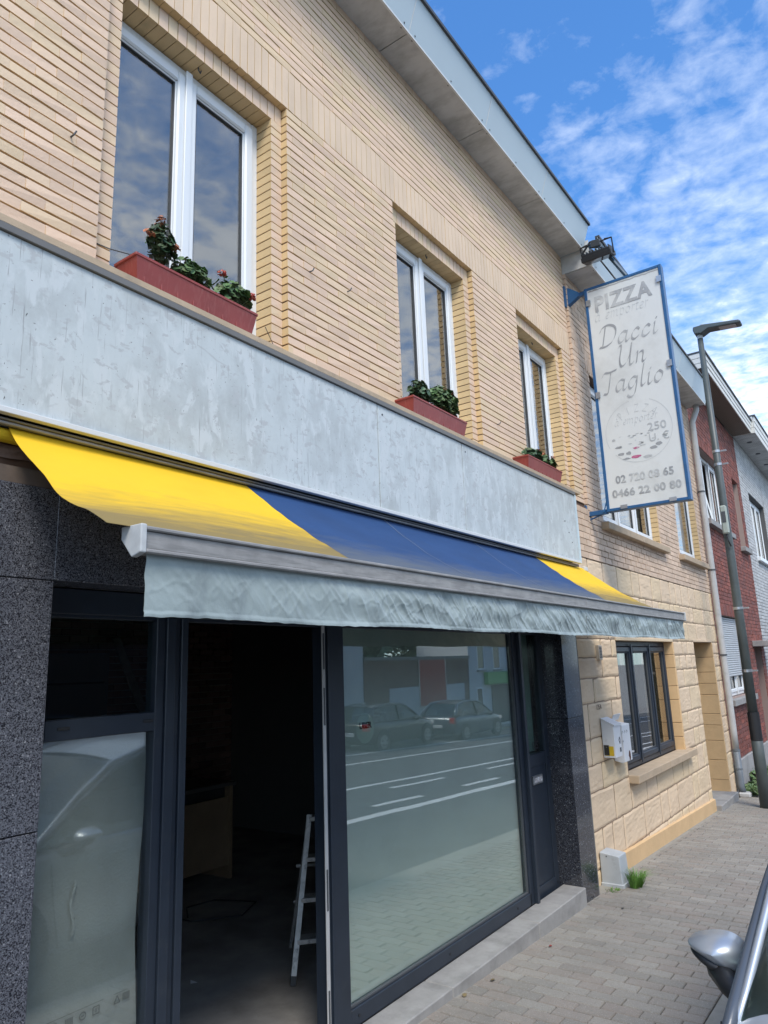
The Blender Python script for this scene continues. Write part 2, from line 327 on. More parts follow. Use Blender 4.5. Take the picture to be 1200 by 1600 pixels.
# ================================================================ generic builders
def zg(x): return -0.005 - 0.038 * x                 # the street runs gently downhill
ROADZ = -0.11
CUBE = {}
def unit_box(key, mats, jit=0.0, ms=None, seeds=4):
    """shared unit boxes 0..1 (front = y 0); a few jittered variants"""
    if key not in CUBE:
        CUBE[key] = []
        for s in range(seeds):
            r = random.Random(hash((len(CUBE), s)) if False else s * 31 + 5)
            m = MB(); m.box(0, 1, 0, 1, 0, 1, ms=ms)
            if jit: m.v = [(x, y + (r.uniform(-jit, jit) if y == 0 else 0), z + r.uniform(-jit, jit) * 0.3) for x, y, z in m.v]
            CUBE[key].append(m.mesh(key, mats))
    return CUBE[key]
def place_boxes(boxes, name, key, mats, parent, limit=300, jit=0.06, ms=None, stuffname=None, thick=True):
    """boxes: list of (x0,x1,y0,y1,z0,z1). The `limit` that show largest become objects of their own."""
    vis = []; rest = []
    for b in boxes:
        c = ((b[0]+b[1])/2, b[2], (b[4]+b[5])/2); p = proj(c)
        if p and -25 < p[0] < 1225 and -25 < p[1] < 1625: vis.append(((b[1]-b[0]) * (b[5]-b[4]+0.5*(b[3]-b[2])) / p[2] ** 2, b))
        else: rest.append(b)
    vis.sort(key=lambda t: -t[0])
    single = [b for _, b in vis[:limit]]; rest += [b for _, b in vis[limit:]]
    us = unit_box(key, mats, jit, ms)
    for b in single:
        me = rnd.choice(us)
        W = Matrix.Translation((b[0], b[2], b[4])) @ Matrix.Diagonal((b[1]-b[0], b[3]-b[2], b[5]-b[4], 1))
        inst(name, me, parent, W)
    if rest:
        m = MB()
        for b in rest:
            j = rnd.uniform(-1, 1) * jit * (b[3]-b[2]) * 0.6
            m.box(b[0], b[1], b[2] + j, b[3], b[4], b[5], a=rnd.random(), ms=ms)
        o = m.build(stuffname or name + 'work', mats, parent, fix=False); tag(o, kind='stuff')
def coursing(x0, x1, z0, z1, ops, y, ch=0.055, bl=0.212, gapz=0.010, gapx=0.0006, dep=0.05, half=True, off=0.0, snap=0.012):
    """running bond boxes in a wall plane, cut at the openings ops=[(x0,x1,z0,z1)]"""
    out = []; n = int(round((z1 - z0) / ch))
    for k in range(n):
        a = z0 + k * ch + gapz * 0.5; b = z0 + (k + 1) * ch - gapz * 0.5; zm = (a + b) / 2
        cuts = sorted([(o[0], o[1]) for o in ops if o[2] < zm < o[3]])
        segs = []; s = x0
        for c in cuts:
            if c[0] > s: segs.append((s, min(c[0], x1)))
            s = max(s, c[1])
        if s < x1: segs.append((s, x1))
        ph = off + (bl / 2 if k % 2 else 0) + rnd.uniform(-.01, .01)
        for s0, s1 in segs:
            i = math.floor((s0 - x0 - ph) / bl); xs = [s0]
            while True:
                i += 1; p = x0 + ph + i * bl
                if p >= s1 - 0.03: break
                if p > s0 + 0.03: xs.append(p + rnd.uniform(-.006, .006))
            xs.append(s1)
            for u, v in zip(xs, xs[1:]): out.append((u + gapx * 0.5, v - gapx * 0.5, y, y + dep, a, b))
    return out
def soldiers(x0, x1, z0, z1, y, dep, w=0.058, gap=0.003):
    n = max(1, round((x1 - x0) / w)); w = (x1 - x0) / n
    return [(x0 + i * w + gap/2, x0 + (i+1) * w - gap/2, y, y + dep, z0, z1) for i in range(n)]
def slab(mb, x0, x1, z0, z1, ops, y0, y1):
    xs = sorted({x0, x1, *[min(max(o[i], x0), x1) for o in ops for i in (0, 1)]}); zs = sorted({z0, z1, *[min(max(o[i], z0), z1) for o in ops for i in (2, 3)]})
    for a, b in zip(xs, xs[1:]):
        for c, d in zip(zs, zs[1:]):
            mx_, mz_ = (a+b)/2, (c+d)/2
            if any(o[0] < mx_ < o[1] and o[2] < mz_ < o[3] for o in ops): continue
            mb.box(a, b, y0, y1, c, d)
def frame_rect(mb, x0, x1, z0, z1, t, y0, y1, r=0.006):
    mb.rbox(x0, x0 + t, y0, y1, z0, z1, r); mb.rbox(x1 - t, x1, y0, y1, z0, z1, r)
    mb.rbox(x0 + t - 0.001, x1 - t + 0.001, y0 + .0015, y1 - .0015, z0, z0 + t, r); mb.rbox(x0 + t - 0.001, x1 - t + 0.001, y0 + .0015, y1 - .0015, z1 - t, z1, r)
def casement(parent, x0, x1, z0, z1, y, fmat, lights=2, ft=0.055, st=0.06, rail=0.0, glassm=None, tilt=None, handle=True, mull=None, curtain=False):
    """window in plane y: outer frame, sashes with panes, mullion. Returns the window part."""
    m = MB(); frame_rect(m, x0, x1, z0, z1, ft, y, y + 0.07)
    wnd = m.build('window', fmat, parent)
    glassm = glassm or m_glassU
    iw = (x1 - x0 - 2 * ft); cuts = [x0 + ft + iw * k / lights for k in range(lights + 1)] if not mull else [x0 + ft] + mull + [x1 - ft]
    for k in range(len(cuts) - 1):
        a, b = cuts[k] + 0.002, cuts[k + 1] - 0.002; c, d = z0 + ft + 0.002, z1 - ft - 0.002
        s = MB(); frame_rect(s, a, b, c, d, st, y - 0.018, y + 0.045, 0.009)
        q = 0.012; frame_rect(s, a + st - .002, b - st + .002, c + st - .002, d - st + .002, q, y - 0.002, y + 0.03, 0.004)
        gk = MB(); g0 = (a + st + q - .004, b - st - q + .004, c + st + q - .004, d - st - q + .004); frame_rect(gk, *g0, 0.005, y + 0.001, y + 0.02, 0.001)
        p = MB(); p.box(a + st + q, b - st - q, y + 0.014, y + 0.018, c + st + q, d - st - q)
        W = None
        if tilt is not None and k == tilt:
            W = Matrix.Translation((0, y, c)) @ Matrix.Rotation(math.radians(-9), 4, 'X') @ Matrix.Translation((0, -y, -c))
            for mm in (s, p, gk): mm.v = [tuple(W @ Vector(v)) for v in mm.v]
        s.build('sash', fmat, wnd); p.build('pane', glassm, wnd); gk.build('gasket', m_gasket, wnd)
        if k < len(cuts) - 2:
            mm = MB(); mm.rbox(cuts[k+1] - 0.022, cuts[k+1] + 0.022, y - 0.03, y - 0.019, z0 + ft * .5, z1 - ft * .5, 0.003); mm.build('mullion', fmat, wnd)
    return wnd
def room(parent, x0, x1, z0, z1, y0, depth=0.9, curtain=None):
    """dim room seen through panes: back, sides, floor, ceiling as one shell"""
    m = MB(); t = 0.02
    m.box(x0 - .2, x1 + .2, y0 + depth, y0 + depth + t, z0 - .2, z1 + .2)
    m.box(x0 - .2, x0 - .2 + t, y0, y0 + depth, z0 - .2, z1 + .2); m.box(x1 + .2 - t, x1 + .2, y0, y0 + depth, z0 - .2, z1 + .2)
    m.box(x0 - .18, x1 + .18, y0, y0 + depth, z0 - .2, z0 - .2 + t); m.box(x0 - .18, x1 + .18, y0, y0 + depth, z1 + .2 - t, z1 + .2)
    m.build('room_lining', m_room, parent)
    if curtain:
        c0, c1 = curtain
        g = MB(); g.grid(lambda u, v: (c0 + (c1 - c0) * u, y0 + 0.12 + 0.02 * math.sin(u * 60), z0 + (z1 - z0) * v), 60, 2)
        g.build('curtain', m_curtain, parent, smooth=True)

# ================================================================ ground
def ground():
    m = MB(); B = 900
    def strip(m, y0, y1, dz, x0=-40, x1=70, n=22):
        for i in range(n):
            a = x0 + (x1 - x0) * i / n; b = x0 + (x1 - x0) * (i + 1) / n
            m.poly([(a, y0, zg(a) + dz), (b, y0, zg(b) + dz), (b, y1, zg(b) + dz), (a, y1, zg(a) + dz)])
    m.poly([(-B, -B, -6.2), (B, -B, -6.2), (B, B, -6.2), (-B, B, -6.2)])
    tag(m.build('ground', m_kerb), kind='structure')
    r = MB(); strip(r, -13.3, -1.50, ROADZ); tag(r.build('road', m_asph), kind='structure')
    p = MB(); strip(p, -1.42, 0.6, -0.010); pav = tag(p.build('pavement', m_sand), kind='structure')
    p2 = MB(); strip(p2, -16.5, -13.3, -0.0); tag(p2.build('opposite_pavement', m_paver), kind='structure')
    # verge of rough ground in front of the red brick house
    # kerb stones
    k = MB(); k.box(-40, 70, -1.6, -1.42, -1, 0)
    kb = []
    kk = MB()
    kroot = None
    first = True
    boxes = []
    for i in range(60):
        a = -6 + i * 1.0; b = a + 0.99
        q = MB()
        q.v = [(a,-1.70,zg(a)+ROADZ-.05),(b,-1.70,zg(b)+ROADZ-.05),(b,-1.425,zg(b)+ROADZ-.05),(a,-1.425,zg(a)+ROADZ-.05),(a,-1.69,zg(a)-.022),(b,-1.69,zg(b)-.022),(b,-1.425,zg(b)-.006),(a,-1.425,zg(a)-.006)]
        for f in [(0,1,5,4),(1,2,6,5),(2,3,7,6),(3,0,4,7),(4,5,6,7)]: q.f.append(f); q.a.append(rnd.random()); q.m.append(0)
        if i < 30: q.build('kerb_stone', m_kerb, pav)
        else: kk.v += []; 
    # pavers, laid across the pavement in running bond
    boxes = []
    pw, pl = 0.108, 0.213
    n = int(14.5 / pw)
    for i in range(n):
        x = 1.2 + i * pw; off = [0, pl * .5][i % 2] + rnd.uniform(-.012, .012)
        y = -1.42; ys = [y]; t = -1.42 + off
        while t < -0.09:
            if t - ys[-1] > 0.03: ys.append(t)
            t += pl + rnd.uniform(-.003, .003)
        ys.append(-0.09)
        for a, b in zip(ys, ys[1:]):
            if x > 13.3 and b > -0.62: continue
            boxes.append((x + .0055, x + pw - .0055, a + .0035, b - .0035))
    vis = []
    for b in boxes:
        p = proj(((b[0]+b[1])/2, (b[2]+b[3])/2, zg(b[0])))
        ok = p and -20 < p[0] < 1220 and p[1] < 1630
        vis.append((p[2] if ok else 99, b))
    vis.sort(key=lambda t: t[0])
    u = MB(); e = 0.035
    u.v = [(0,0,-1),(1,0,-1),(1,1,-1),(0,1,-1),(0,0,-.12),(1,0,-.12),(1,1,-.12),(0,1,-.12),(e,e*.5,0),(1-e,e*.5,0),(1-e,1-e*.5,0),(e,1-e*.5,0)]
    for f in [(0,1,5,4),(1,2,6,5),(2,3,7,6),(3,0,4,7),(4,5,9,8),(5,6,10,9),(6,7,11,10),(7,4,8,11),(8,9,10,11)]: u.f.append(f); u.a.append(0); u.m.append(0)
    ume = u.mesh('paver', m_paver)
    rest = MB()
    sl = math.atan(-0.038)
    for k, (d, b) in enumerate(vis):
        dz = rnd.uniform(-.0015, .0015); x, y = b[0], b[2]; wdt, ln = b[1]-b[0], b[3]-b[2]
        W = Matrix.Translation((x, y, zg(x) + dz)) @ Matrix.Rotation(-sl, 4, 'Y') @ Matrix.Rotation(rnd.uniform(-.004, .004), 4, 'Z') @ Matrix.Diagonal((wdt, ln, 0.05, 1))
        if k < 300: inst('paver', ume, pav, W)
        else:
            q = len(rest.v); rest.v += [tuple(W @ Vector(v)) for v in u.v]; a = rnd.random()
            for f in u.f: rest.f.append(tuple(i + q for i in f)); rest.a.append(a); rest.m.append(0)
    tag(rest.build('paving', m_paver, pav, fix=False), kind='stuff')
    # cement filler strip along the wall
    c = MB()
    for i in range(60):
        a = 1.2 + i * 0.2; b = a + 0.2
        if b > 13.2: break
        w0 = -0.155 if a < 6.1 else -0.10
        y2 = 0.05
        c.poly([(a, w0 - .03 + .015 * math.sin(a * 9), zg(a) - .002), (b, w0 - .03 + .015 * math.sin(b * 9), zg(b) - .002), (b, y2, zg(b) + .003), (a, y2, zg(a) + .003)])
    c.build('cement_edge', m_kerb, pav)
    # road paint
    k = MB()
    def line(x0, x1, y, wd):
        n = max(1, int((x1 - x0) / 4))
        for i in range(n):
            a = x0 + (x1-x0) * i / n; b = x0 + (x1-x0) * (i+1) / n
            k.poly([(a, y - wd/2, zg(a) + ROADZ + .004), (b, y - wd/2, zg(b) + ROADZ + .004), (b, y + wd/2, zg(b) + ROADZ + .004), (a, y + wd/2, zg(a) + ROADZ + .004)])
    line(-30, 60, -4.2, 0.20)
    for i in range(22): line(-20 + i * 3.0, -20 + i * 3.0 + 1.5, -4.75, 0.13)
    line(-30, 60, -6.4, 0.13)
    for i in range(18): line(-20 + i * 4.0, -20 + i * 4.0 + 2.0, -5.8, 0.12)
    line(-30, 60, -9.4, 0.13); line(-30, 60, -11.1, 0.12)
    tag(k.build('road_marking', m_mark, None, fix=False), kind='structure')
ground()

# ================================================================ the shop building
SX0, SX1, ZT = -1.2, 7.5, 6.43
ops_out = [(1.57, 2.785, 3.30, 5.165), (3.93, 5.155, 3.30, 5.165), (6.05, 7.225, 3.30, 5.165)]
ops_in = [(1.66, 2.70, 3.30, 5.06), (4.02, 5.07, 3.30, 5.06), (6.135, 7.14, 3.30, 5.06)]
shop = empty('shop_building', (3.3, 0, zg(3.3)), 'two storey shop house with peach painted brick upper floor and dark granite shopfront', 'building')
core = MB()
slab(core, SX0, SX1, 2.2, 6.9, [(a - .005, b + .005, c, d + .006) for a, b, c, d in ops_out], 0.013, 0.055)
slab(core, SX0, SX1, 2.2, 6.9, ops_in, 0.060, 0.20)
core.build('wall', m_joint, shop)
bb = []
Z0 = 3.42
nb = int((5.165 - Z0) / 0.055)
bb += coursing(SX0, SX1, Z0, 5.165, ops_out, 0.0, ch=(5.165 - Z0) / 32)
bb += coursing(SX0, SX1, 5.455, 6.36, [], 0.0, ch=0.905 / 16.0)
place_boxes(bb, 'brick', 'brick', [m_brickF, m_brickS], shop, 300, 0.05, ms=[0, 1, 0, 1, 0, 1], stuffname='brickwork')
so_ = soldiers(SX0, SX1, 5.167, 5.450, -0.001, 0.05) + soldiers(SX0, SX1, 6.366, 6.43, 0.001, 0.05, 0.11)
place_boxes(so_, 'soldier_brick', 'soldier', [m_soldier, m_brickS], shop, 120, 0.03, ms=[0, 1, 0, 1, 0, 1], stuffname='soldier_brickwork')
jb = []
for (a, b, c, d), (e, f, g_, h) in zip(ops_out, ops_in):
    ch = (5.165 - Z0) / 32
    for k in range(30):
        z = Z0 + k * ch
        if z + ch > h + 0.01: break
        jb.append((a + .001, e + .005, 0.046, 0.195, z + .004, z + ch - .004)); jb.append((f - .005, b - .001, 0.046, 0.195, z + .004, z + ch - .004))
    jb += [(q[0], q[1], 0.046, 0.195, h - .005, 5.166) for q in soldiers(a, b, h, 5.165, .05, .14, 0.06, 0.004)]
place_boxes(jb, 'reveal_brick', 'reveal', [m_brickF, m_brickS], shop, 200, 0.008, ms=[0, 1, 0, 1, 0, 1], stuffname='reveal_brickwork')
for i, (e, f, g_, h) in enumerate(ops_in):
    casement(shop, e - .055, f - .002, 3.43, h - .012, 0.165, m_pvc, 2, ft=0.05, st=0.062)
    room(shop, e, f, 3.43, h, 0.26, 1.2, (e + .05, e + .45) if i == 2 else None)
    sl = MB(); sl.box(e - .08, f + .08, 0.02, 0.19, 3.385, 3.425); sl.build('window_ledge', m_sill, shop)
# ledge slab on the sign box
lg = MB(); lg.box(SX0, 6.88, -0.175, 0.012, 3.388, 3.416); lg.build('ledge', m_sill, shop)
# small hooks and wall screws
for x, z in ((2.98, 4.13), (3.35, 4.16), (5.45, 3.80), (1.42, 4.05)):
    h_ = MB(); h_.tube([(x, 0.01, z), (x, -0.025, z), (x + .008, -0.03, z + .02)], 0.004, 5); h_.build('wall_hook', m_gasket, shop)
for (e, f, g_, h) in ops_in:
    xx = (e + f) / 2; h_ = MB(); h_.tube([(xx, .10, h + .002), (xx, .10, h - .02), (xx + .015, .10, h - .03), (xx + .02, .10, h - .01)], 0.004, 5); h_.build('lintel_hook', m_gasket, shop)

# -- roof gutter casing: separate sheets with joints
def casing(root, joints, zb, yb, zt, yt, front, soff, endx=None, wall_y=0.012, screws=True):
    for a, b in zip(joints, joints[1:]):
        s = MB(); s.box(a + .004, b - .004, yb + .012, wall_y, zb + .004, zb + .014); s.build('soffit_panel', soff, root)
        f = MB(); g = .004
        f.poly([(a+g, yb, zb), (b-g, yb, zb), (b-g, yt, zt), (a+g, yt, zt)]); f.poly([(a+g, yb+.01, zb), (b-g, yb+.01, zb), (b-g, yt+.01, zt), (a+g, yt+.01, zt)])
        f.poly([(a+g, yb, zb), (a+g, yb+.01, zb), (a+g, yt+.01, zt), (a+g, yt, zt)]); f.poly([(b-g, yb, zb), (b-g, yb+.01, zb), (b-g, yt+.01, zt), (b-g, yt, zt)])
        f.poly([(a+g, yb, zb), (b-g, yb, zb), (b-g, yb+.01, zb), (a+g, yb+.01, zb)])
        f.build('fascia_panel', front, root)
        j = MB(); j.prism([(yb - .003, zb), (yt - .003, zt), (yt, zt), (yb, zb)], a - .004, a + .004); j.build('joint_strip', m_edge, root)
        if screws:
            for u in (0.06, 0.5, 0.94):
                x = a + (b - a) * u
                if not proj((x, yb, zb)): continue
                for yy, zz, nrm in ((yb + .02, zb + .003, 0), (yb + (yt-yb)*.1, zb + (zt-zb)*.1, 1)):
                    c = MB(); c.obox((x, yy - .001, zz), (.012, .003, .012) if nrm else (.012, .012, .003)); c.build('screw', m_gasket, root)
    a, b = joints[0], joints[-1]
    e = MB(); e.box(a, b, yb - .006, yb + .010, zb - .012, zb + .003); e.build('corner_trim', m_edge, root)
    c = MB(); c.box(a, b + .015, yt - .02, yt + .03, zt, zt + .03); c.build('coping', m_cap, root)
    back = MB(); back.box(a, b - .002, yb + .03, 0.30, zb + .02, zt - .01); back.build('gutter_box', m_cap, root)
    x = b if endx is None else endx
    ed = MB(); ed.poly([(x, yb, zb), (x, wall_y, zb), (x, wall_y, zt), (x, yt, zt)]); ed.poly([(x - .01, yb, zb), (x - .01, wall_y, zb), (x - .01, wall_y, zt), (x - .01, yt, zt)]); ed.build('end_panel', front, root)
casing(shop, [-1.1, 0.18, 1.40, 2.62, 3.84, 5.07, 6.30, 7.50], 6.425, -0.275, 6.705, -0.365, m_zinc, m_soffit)
rf = MB(); rf.box(SX0, SX1, 0.30, 8.0, 6.72, 6.80); rf.build('roof', m_cap, shop)

# -- ground floor granite
GY = -0.12
def granite(x0, x1, z0a, z1, y0, y1, m, name='granite_slab'):
    q = MB(); q.rbox(x0, x1, y0, y1, z0a, z1, 0.002); return q.build(name, m, shop)
granite(-1.2, 0.18, -0.1, 1.245, GY, 0.045, m_gran); granite(0.185, 1.404, -0.12, 1.245, GY, 0.045, m_gran)
granite(-1.2, 0.18, 1.249, 2.10, GY, 0.045, m_gran); granite(0.185, 1.404, 1.249, 2.10, GY, 0.045, m_gran)
granite(-1.2, 1.404, 2.104, 2.44, GY, 0.045, m_gran)
granite(1.4045, 3.9, 2.104, 2.44, GY, 0.045, m_gran); granite(3.904, 6.54, 2.104, 2.44, GY, 0.045, m_gran)
for a, b in ((-.32, 1.25), (1.254, 2.10)): granite(6.18, 6.54, a, b, GY, 0.20, m_granP)
tr = MB(); tr.rbox(6.541, 6.556, GY - .002, 0.05, -.28, 2.44, .003); tr.build('edge_profile', m_taupe, shop)
wp = MB(); slab(wp, -1.2, 7.0, 2.44, 2.70, [], -0.05, 0.013); wp.build('rough_plaster', m_joint, shop)
# wooden batten and broken plaster edge below the awning
bt = MB(); bt.box(-1.2, 6.5, -0.118, -0.052, 2.441, 2.50); bt.build('batten', mat('weathered_batten', (0.12, 0.09, 0.07), .9, noise_amt=.3, noise_scale=9), shop)
pm = MB(); pm.grid(lambda u, v: (-0.6 + 2.0 * u, -0.056 - 0.012 * noise.noise((u * 20, v * 4, 3)), 2.545 + .02 * noise.noise((u * 16, 0, 1)) + v * 0.05), 50, 3); pm.build('plaster_edge', mat('old_plaster', (0.24, 0.16, 0.12), .95, noise_amt=.3, noise_scale=12), shop)

# -- stepped threshold in blue stone
stp = MB()
for a, b in ((1.40, 2.72), (2.725, 3.985), (3.99, 5.22), (5.225, 6.176)):
    q = MB(); q.rbox(a, b, -0.150, 0.05, -.42, -0.10, 0.006); q.build('doorstep_stone', m_concrete, shop)

# -- aluminium shopfront
FY = 0.05
sf = shop
def bar(x0, x1, z0, z1, y0=FY, y1=FY + .07, name='frame_bar', m=None, r=.003):
    q = MB(); q.rbox(x0, x1, y0, y1, z0, z1, r); return q.build(name, m or m_alu, sf)
bar(1.30, 6.20, 2.00, 2.10); bar(1.30, 6.20, 1.985, 2.003, FY + .012, FY + .05)
bar(1.40, 1.50, -.10, 2.0)
# post 1 : stepped profiles
bar(1.99, 2.035, -.10, 2.0, FY + .0); bar(2.036, 2.085, -.10, 2.0, FY - .012, FY + .08); bar(2.086, 2.12, -.10, 2.0, FY + .006); bar(2.121, 2.158, -.10, 2.0, FY - .006, FY + .1)
bar(1.50, 1.99, 1.52, 1.598); bar(1.50, 1.99, -.10, 0.0)
# glazing of the left bay
q = MB(); q.box(1.498, 1.995, FY + .03, FY + .036, 1.60, 1.99); q.build('pane', m_glassS, sf)
q = MB(); q.box(1.498, 1.995, FY + .03, FY + .036, 0.0, 1.52); q.build('pane', m_glassF, sf)
for sx in (1.55, 1.93): q = MB(); q.rbox(sx, sx + .05, FY - .006, FY - .001, 1.558, 1.57, .002); q.build('frame_clip', m_black, sf)
# post 2 and the open doorway
bar(3.1125, 3.135, -.10, 2.0, FY + .001, FY + .09, 'door_frame'); 
q = MB(); q.rbox(3.087, 3.111, FY - .008, FY - .001, -.09, 2.0, .001); ds = q.build('door_edge_profile', mat('pale_profile', (0.50, 0.49, 0.47), .5, noise_amt=.1), sf)
for z in (1.55, 0.62, 0.05, 1.85): q = MB(); q.rbox(3.092, 3.104, FY - .011, FY - .0075, z - .10, z + .10, .001); q.build('strike_plate', m_gasket, ds)
bar(3.136, 3.20, -.10, 2.0, FY - .01, FY + .08); bar(3.201, 3.286, -.10, 2.0, FY, FY + .07)
# big filmed pane
GX0, GX1, GZ0, GZ1 = 3.286, 5.53, -0.012, 2.0
bar(GX0, GX1 + .02, -.10, -.012, FY, FY + .07)
fr = MB(); frame_rect(fr, GX0, GX1, GZ0, GZ1 - .0, .014, FY + .012, FY + .03, .002); fr.build('glazing_bead', m_gasket, sf)
q = MB(); q.box(GX0 + .01, GX1 - .01, FY + .03, FY + .036, GZ0 + .01, GZ1); q.build('pane', m_glassM, sf)
m_film = mat('pale_window_film', (0.53, 0.57, 0.535), 0.7, noise_amt=.05, noise_scale=2.5, dirt=(0.42, 0.485, 0.455), dirt_pos=(.5, .8), dirt_scale=1.2, bump=.15, bump_scale=10)
q = MB(); q.box(GX0, GX1, FY + .06, FY + .064, GZ0 - .02, GZ1 + .02); q.build('window_film', m_film, sf)
m_film2 = mat('foil_film', (0.27, 0.29, 0.28), 0.45, noise_amt=.10, noise_scale=5, dirt=(0.31, 0.335, 0.32), dirt_pos=(.5, .8), dirt_scale=4, bump=.25, bump_scale=90)
q = MB(); q.grid(lambda u, v: (1.49 + (.490 + .012 * math.sin(v * 9)) * u, FY + .052 + .004 * noise.noise((u * 4, v * 9, 0)), -.03 + 1.545 * v), 30, 60); q.build('window_film', m_film2, sf, smooth=True)
# folded tape mark and printed pictograms at the foot of the foil
pr = MB()
m_print = mat('grey_print', (0.10, 0.12, 0.12), .6)
def pic(cx, cz, s, kind, y=FY + .044):
    def seg(a, b, wd=.0022):
        a = Vector(a); b = Vector(b); d = (b - a).normalized(); n_ = Vector((-d.y, d.x)) * wd
        pts = [a + n_, b + n_, b - n_, a - n_]; pr.poly([(cx + p.x, y, cz + p.y) for p in pts])
    if kind == 0: [seg((s*math.cos(t*PI/5), s*math.sin(t*PI/5)), (s*math.cos((t+1)*PI/5), s*math.sin((t+1)*PI/5))) for t in range(10)]; seg((-s*.5, 0), (s*.5, 0))
    if kind == 1: seg((-s, -s), (s, -s)); seg((s, -s), (0, s)); seg((0, s), (-s, -s))
    if kind == 2: seg((-s, -s), (s, -s)); seg((-s, s), (s, s)); seg((-s, -s), (-s, s)); seg((s, -s), (s, s)); seg((0, -s*.5), (0, s*.5))
    if kind == 3: [seg((-s + i * s * .5, -s), (-s + i * s * .5, s), .003) for i in range(5)]
for i, (x, k) in enumerate(((1.49, 2), (1.545, 3), (1.585, 3), (1.635, 0), (1.69, 3), (1.745, 0), (1.80, 2), (1.89, 1), (1.93, 3))): pic(x, 0.52 + (0.005 if i > 6 else 0), .013, k)
for a, b in ((1.47, 1.83), (1.875, 1.935)): pr.poly([(a, FY + .044, .545), (b, FY + .044, .545), (b, FY + .044, .547), (a, FY + .044, .547)])
pr.build('film_print', m_print, sf)
tp = MB(); tp.grid(lambda u, v: (1.675 + .013 * u + .008 * math.sin(v * 8), FY + .045 + .003 * noise.noise((u * 8, v * 20, 5)), .80 + .20 * v), 5, 24); tp.build('tape_strip', mat('clear_tape', (.30, .32, .31), .3, noise_amt=.2, noise_scale=30), sf)
# post 3, narrow fixed door leaf
bar(5.53, 5.60, -.10, 2.0, FY, FY + .07); bar(5.602, 5.645, -.13, 2.0, FY - .03, FY + .08, r=.004)
DY = FY + .03
bar(5.646, 5.735, -.13, 2.0, DY, DY + .06, 'door_stile'); bar(6.10, 6.182, -.13, 2.0, DY, DY + .06, 'door_stile'); bar(5.735, 6.10, .885, .985, DY + .001, DY + .059, 'door_rail'); bar(5.735, 6.10, -.13, -.03, DY + .001, DY + .059, 'door_rail')
q = MB(); q.rbox(5.735, 6.10, DY + .012, DY + .03, -.03, .885, .004); q.build('door_panel', m_alu, sf)
q = MB(); q.box(5.735, 6.10, DY + .02, DY + .026, .985, 2.0); q.build('pane', m_glassS, sf)
q = MB(); q.box(5.735, 6.10, DY + .10, DY + .104, .985, 2.0); q.build('door_film', mat('grey_green_blind', (.26, .30, .28), .7, noise_amt=.15, stretch=(8, 1, 1), noise_scale=4), sf)
q = MB(); q.box(5.735, 5.83, DY + .085, DY + .095, .985, 2.0); q.build('blind_edge', mat('pale_blind', (.60, .60, .56), .7), sf)
q = MB(); q.rbox(5.80, 5.99, DY - .006, DY + .012, .742, .812, .003); ls = q.build('letter_slot', m_steel, sf)
q = MB(); q.rbox(5.82, 5.97, DY - .009, DY - .006, .757, .797, .001); q.build('slot_flap', mat('worn_label', (.35, .32, .31), .6, noise_amt=.3, noise_scale=60, dirt=(.6, .6, .6), dirt_pos=(.45, .6), dirt_scale=40), ls)
for x, z in ((5.735, .93), (6.14, .93), (5.735, -.075), (6.14, -.075), (4.3, -.055), (5.3, -.055), (3.35, -.055)):
    q = MB(); yy = DY if x > 5.7 else FY; q.tube([(x, yy + .002, z), (x, yy - .004, z)], .008, 8); q.build('screw', m_black, sf)

# -- interior
def zi(): return -0.13
fl = MB(); fl.box(1.0, 7.3, FY + .07, 5.3, -.25, -.125); f_ = fl.build('interior_floor', m_floor, shop)
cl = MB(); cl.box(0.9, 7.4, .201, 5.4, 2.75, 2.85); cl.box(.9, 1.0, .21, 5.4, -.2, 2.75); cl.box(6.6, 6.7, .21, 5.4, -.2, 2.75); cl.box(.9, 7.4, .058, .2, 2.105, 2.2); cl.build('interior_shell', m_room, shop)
bk = coursing(1.0, 6.6, -.125, 2.75, [], 4.6, ch=.075, bl=.22, gapz=.01, gapx=.01, dep=.06)
m_int = mat('interior_brick', (0.26, 0.15, 0.12), .9, var=.3)
place_boxes(bk, 'interior_brick', 'ibrick', [m_int], shop, 120, .05, stuffname='interior_brickwork')
q = MB(); q.box(.9, 6.7, 4.645, 4.8, -.2, 2.75); q.build('interior_wall', mat('interior_joint', (.42, .38, .34), .9), shop)
# text helper
def text_mesh(s, size, m, W, name, parent, bold=0.0, ext=0.0012, align='CENTER', shear=0.0, fit=None, spacing=1.0):
    cu = bpy.data.curves.new(name, 'FONT'); cu.body = s; cu.size = size; cu.align_x = align; cu.align_y = 'CENTER'; cu.offset = bold; cu.extrude = ext; cu.shear = shear; cu.space_character = spacing
    cu.resolution_u = 4
    o = bpy.data.objects.new(name, cu); col.objects.link(o)
    bpy.context.view_layer.update()
    me = bpy.data.meshes.new_from_object(o.evaluated_get(bpy.context.evaluated_depsgraph_get()))
    col.objects.unlink(o); bpy.data.objects.remove(o)
    if fit:
        xs = [v.co.x for v in me.vertices]; ys = [v.co.y for v in me.vertices]; sx = fit[0] / (max(xs) - min(xs)); sy = fit[1] / (max(ys) - min(ys)) if fit[1] else sx
        cx_, cy_ = (max(xs)+min(xs))/2, (max(ys)+min(ys))/2
        for v in me.vertices: v.co.x = (v.co.x - cx_) * sx; v.co.y = (v.co.y - cy_) * sy
    me.materials.clear(); me.materials.append(m)
    o2 = bpy.data.objects.new(name, me); col.objects.link(o2); setparent(o2, parent, W); return o2
RX = Matrix.Rotation(PI / 2, 4, 'X')                     # text readable from -Y
text_mesh('135', .085, m_black, Matrix.Translation((5.93, DY + .0155, 1.045)) @ RX, 'house_number', sf, bold=.002)
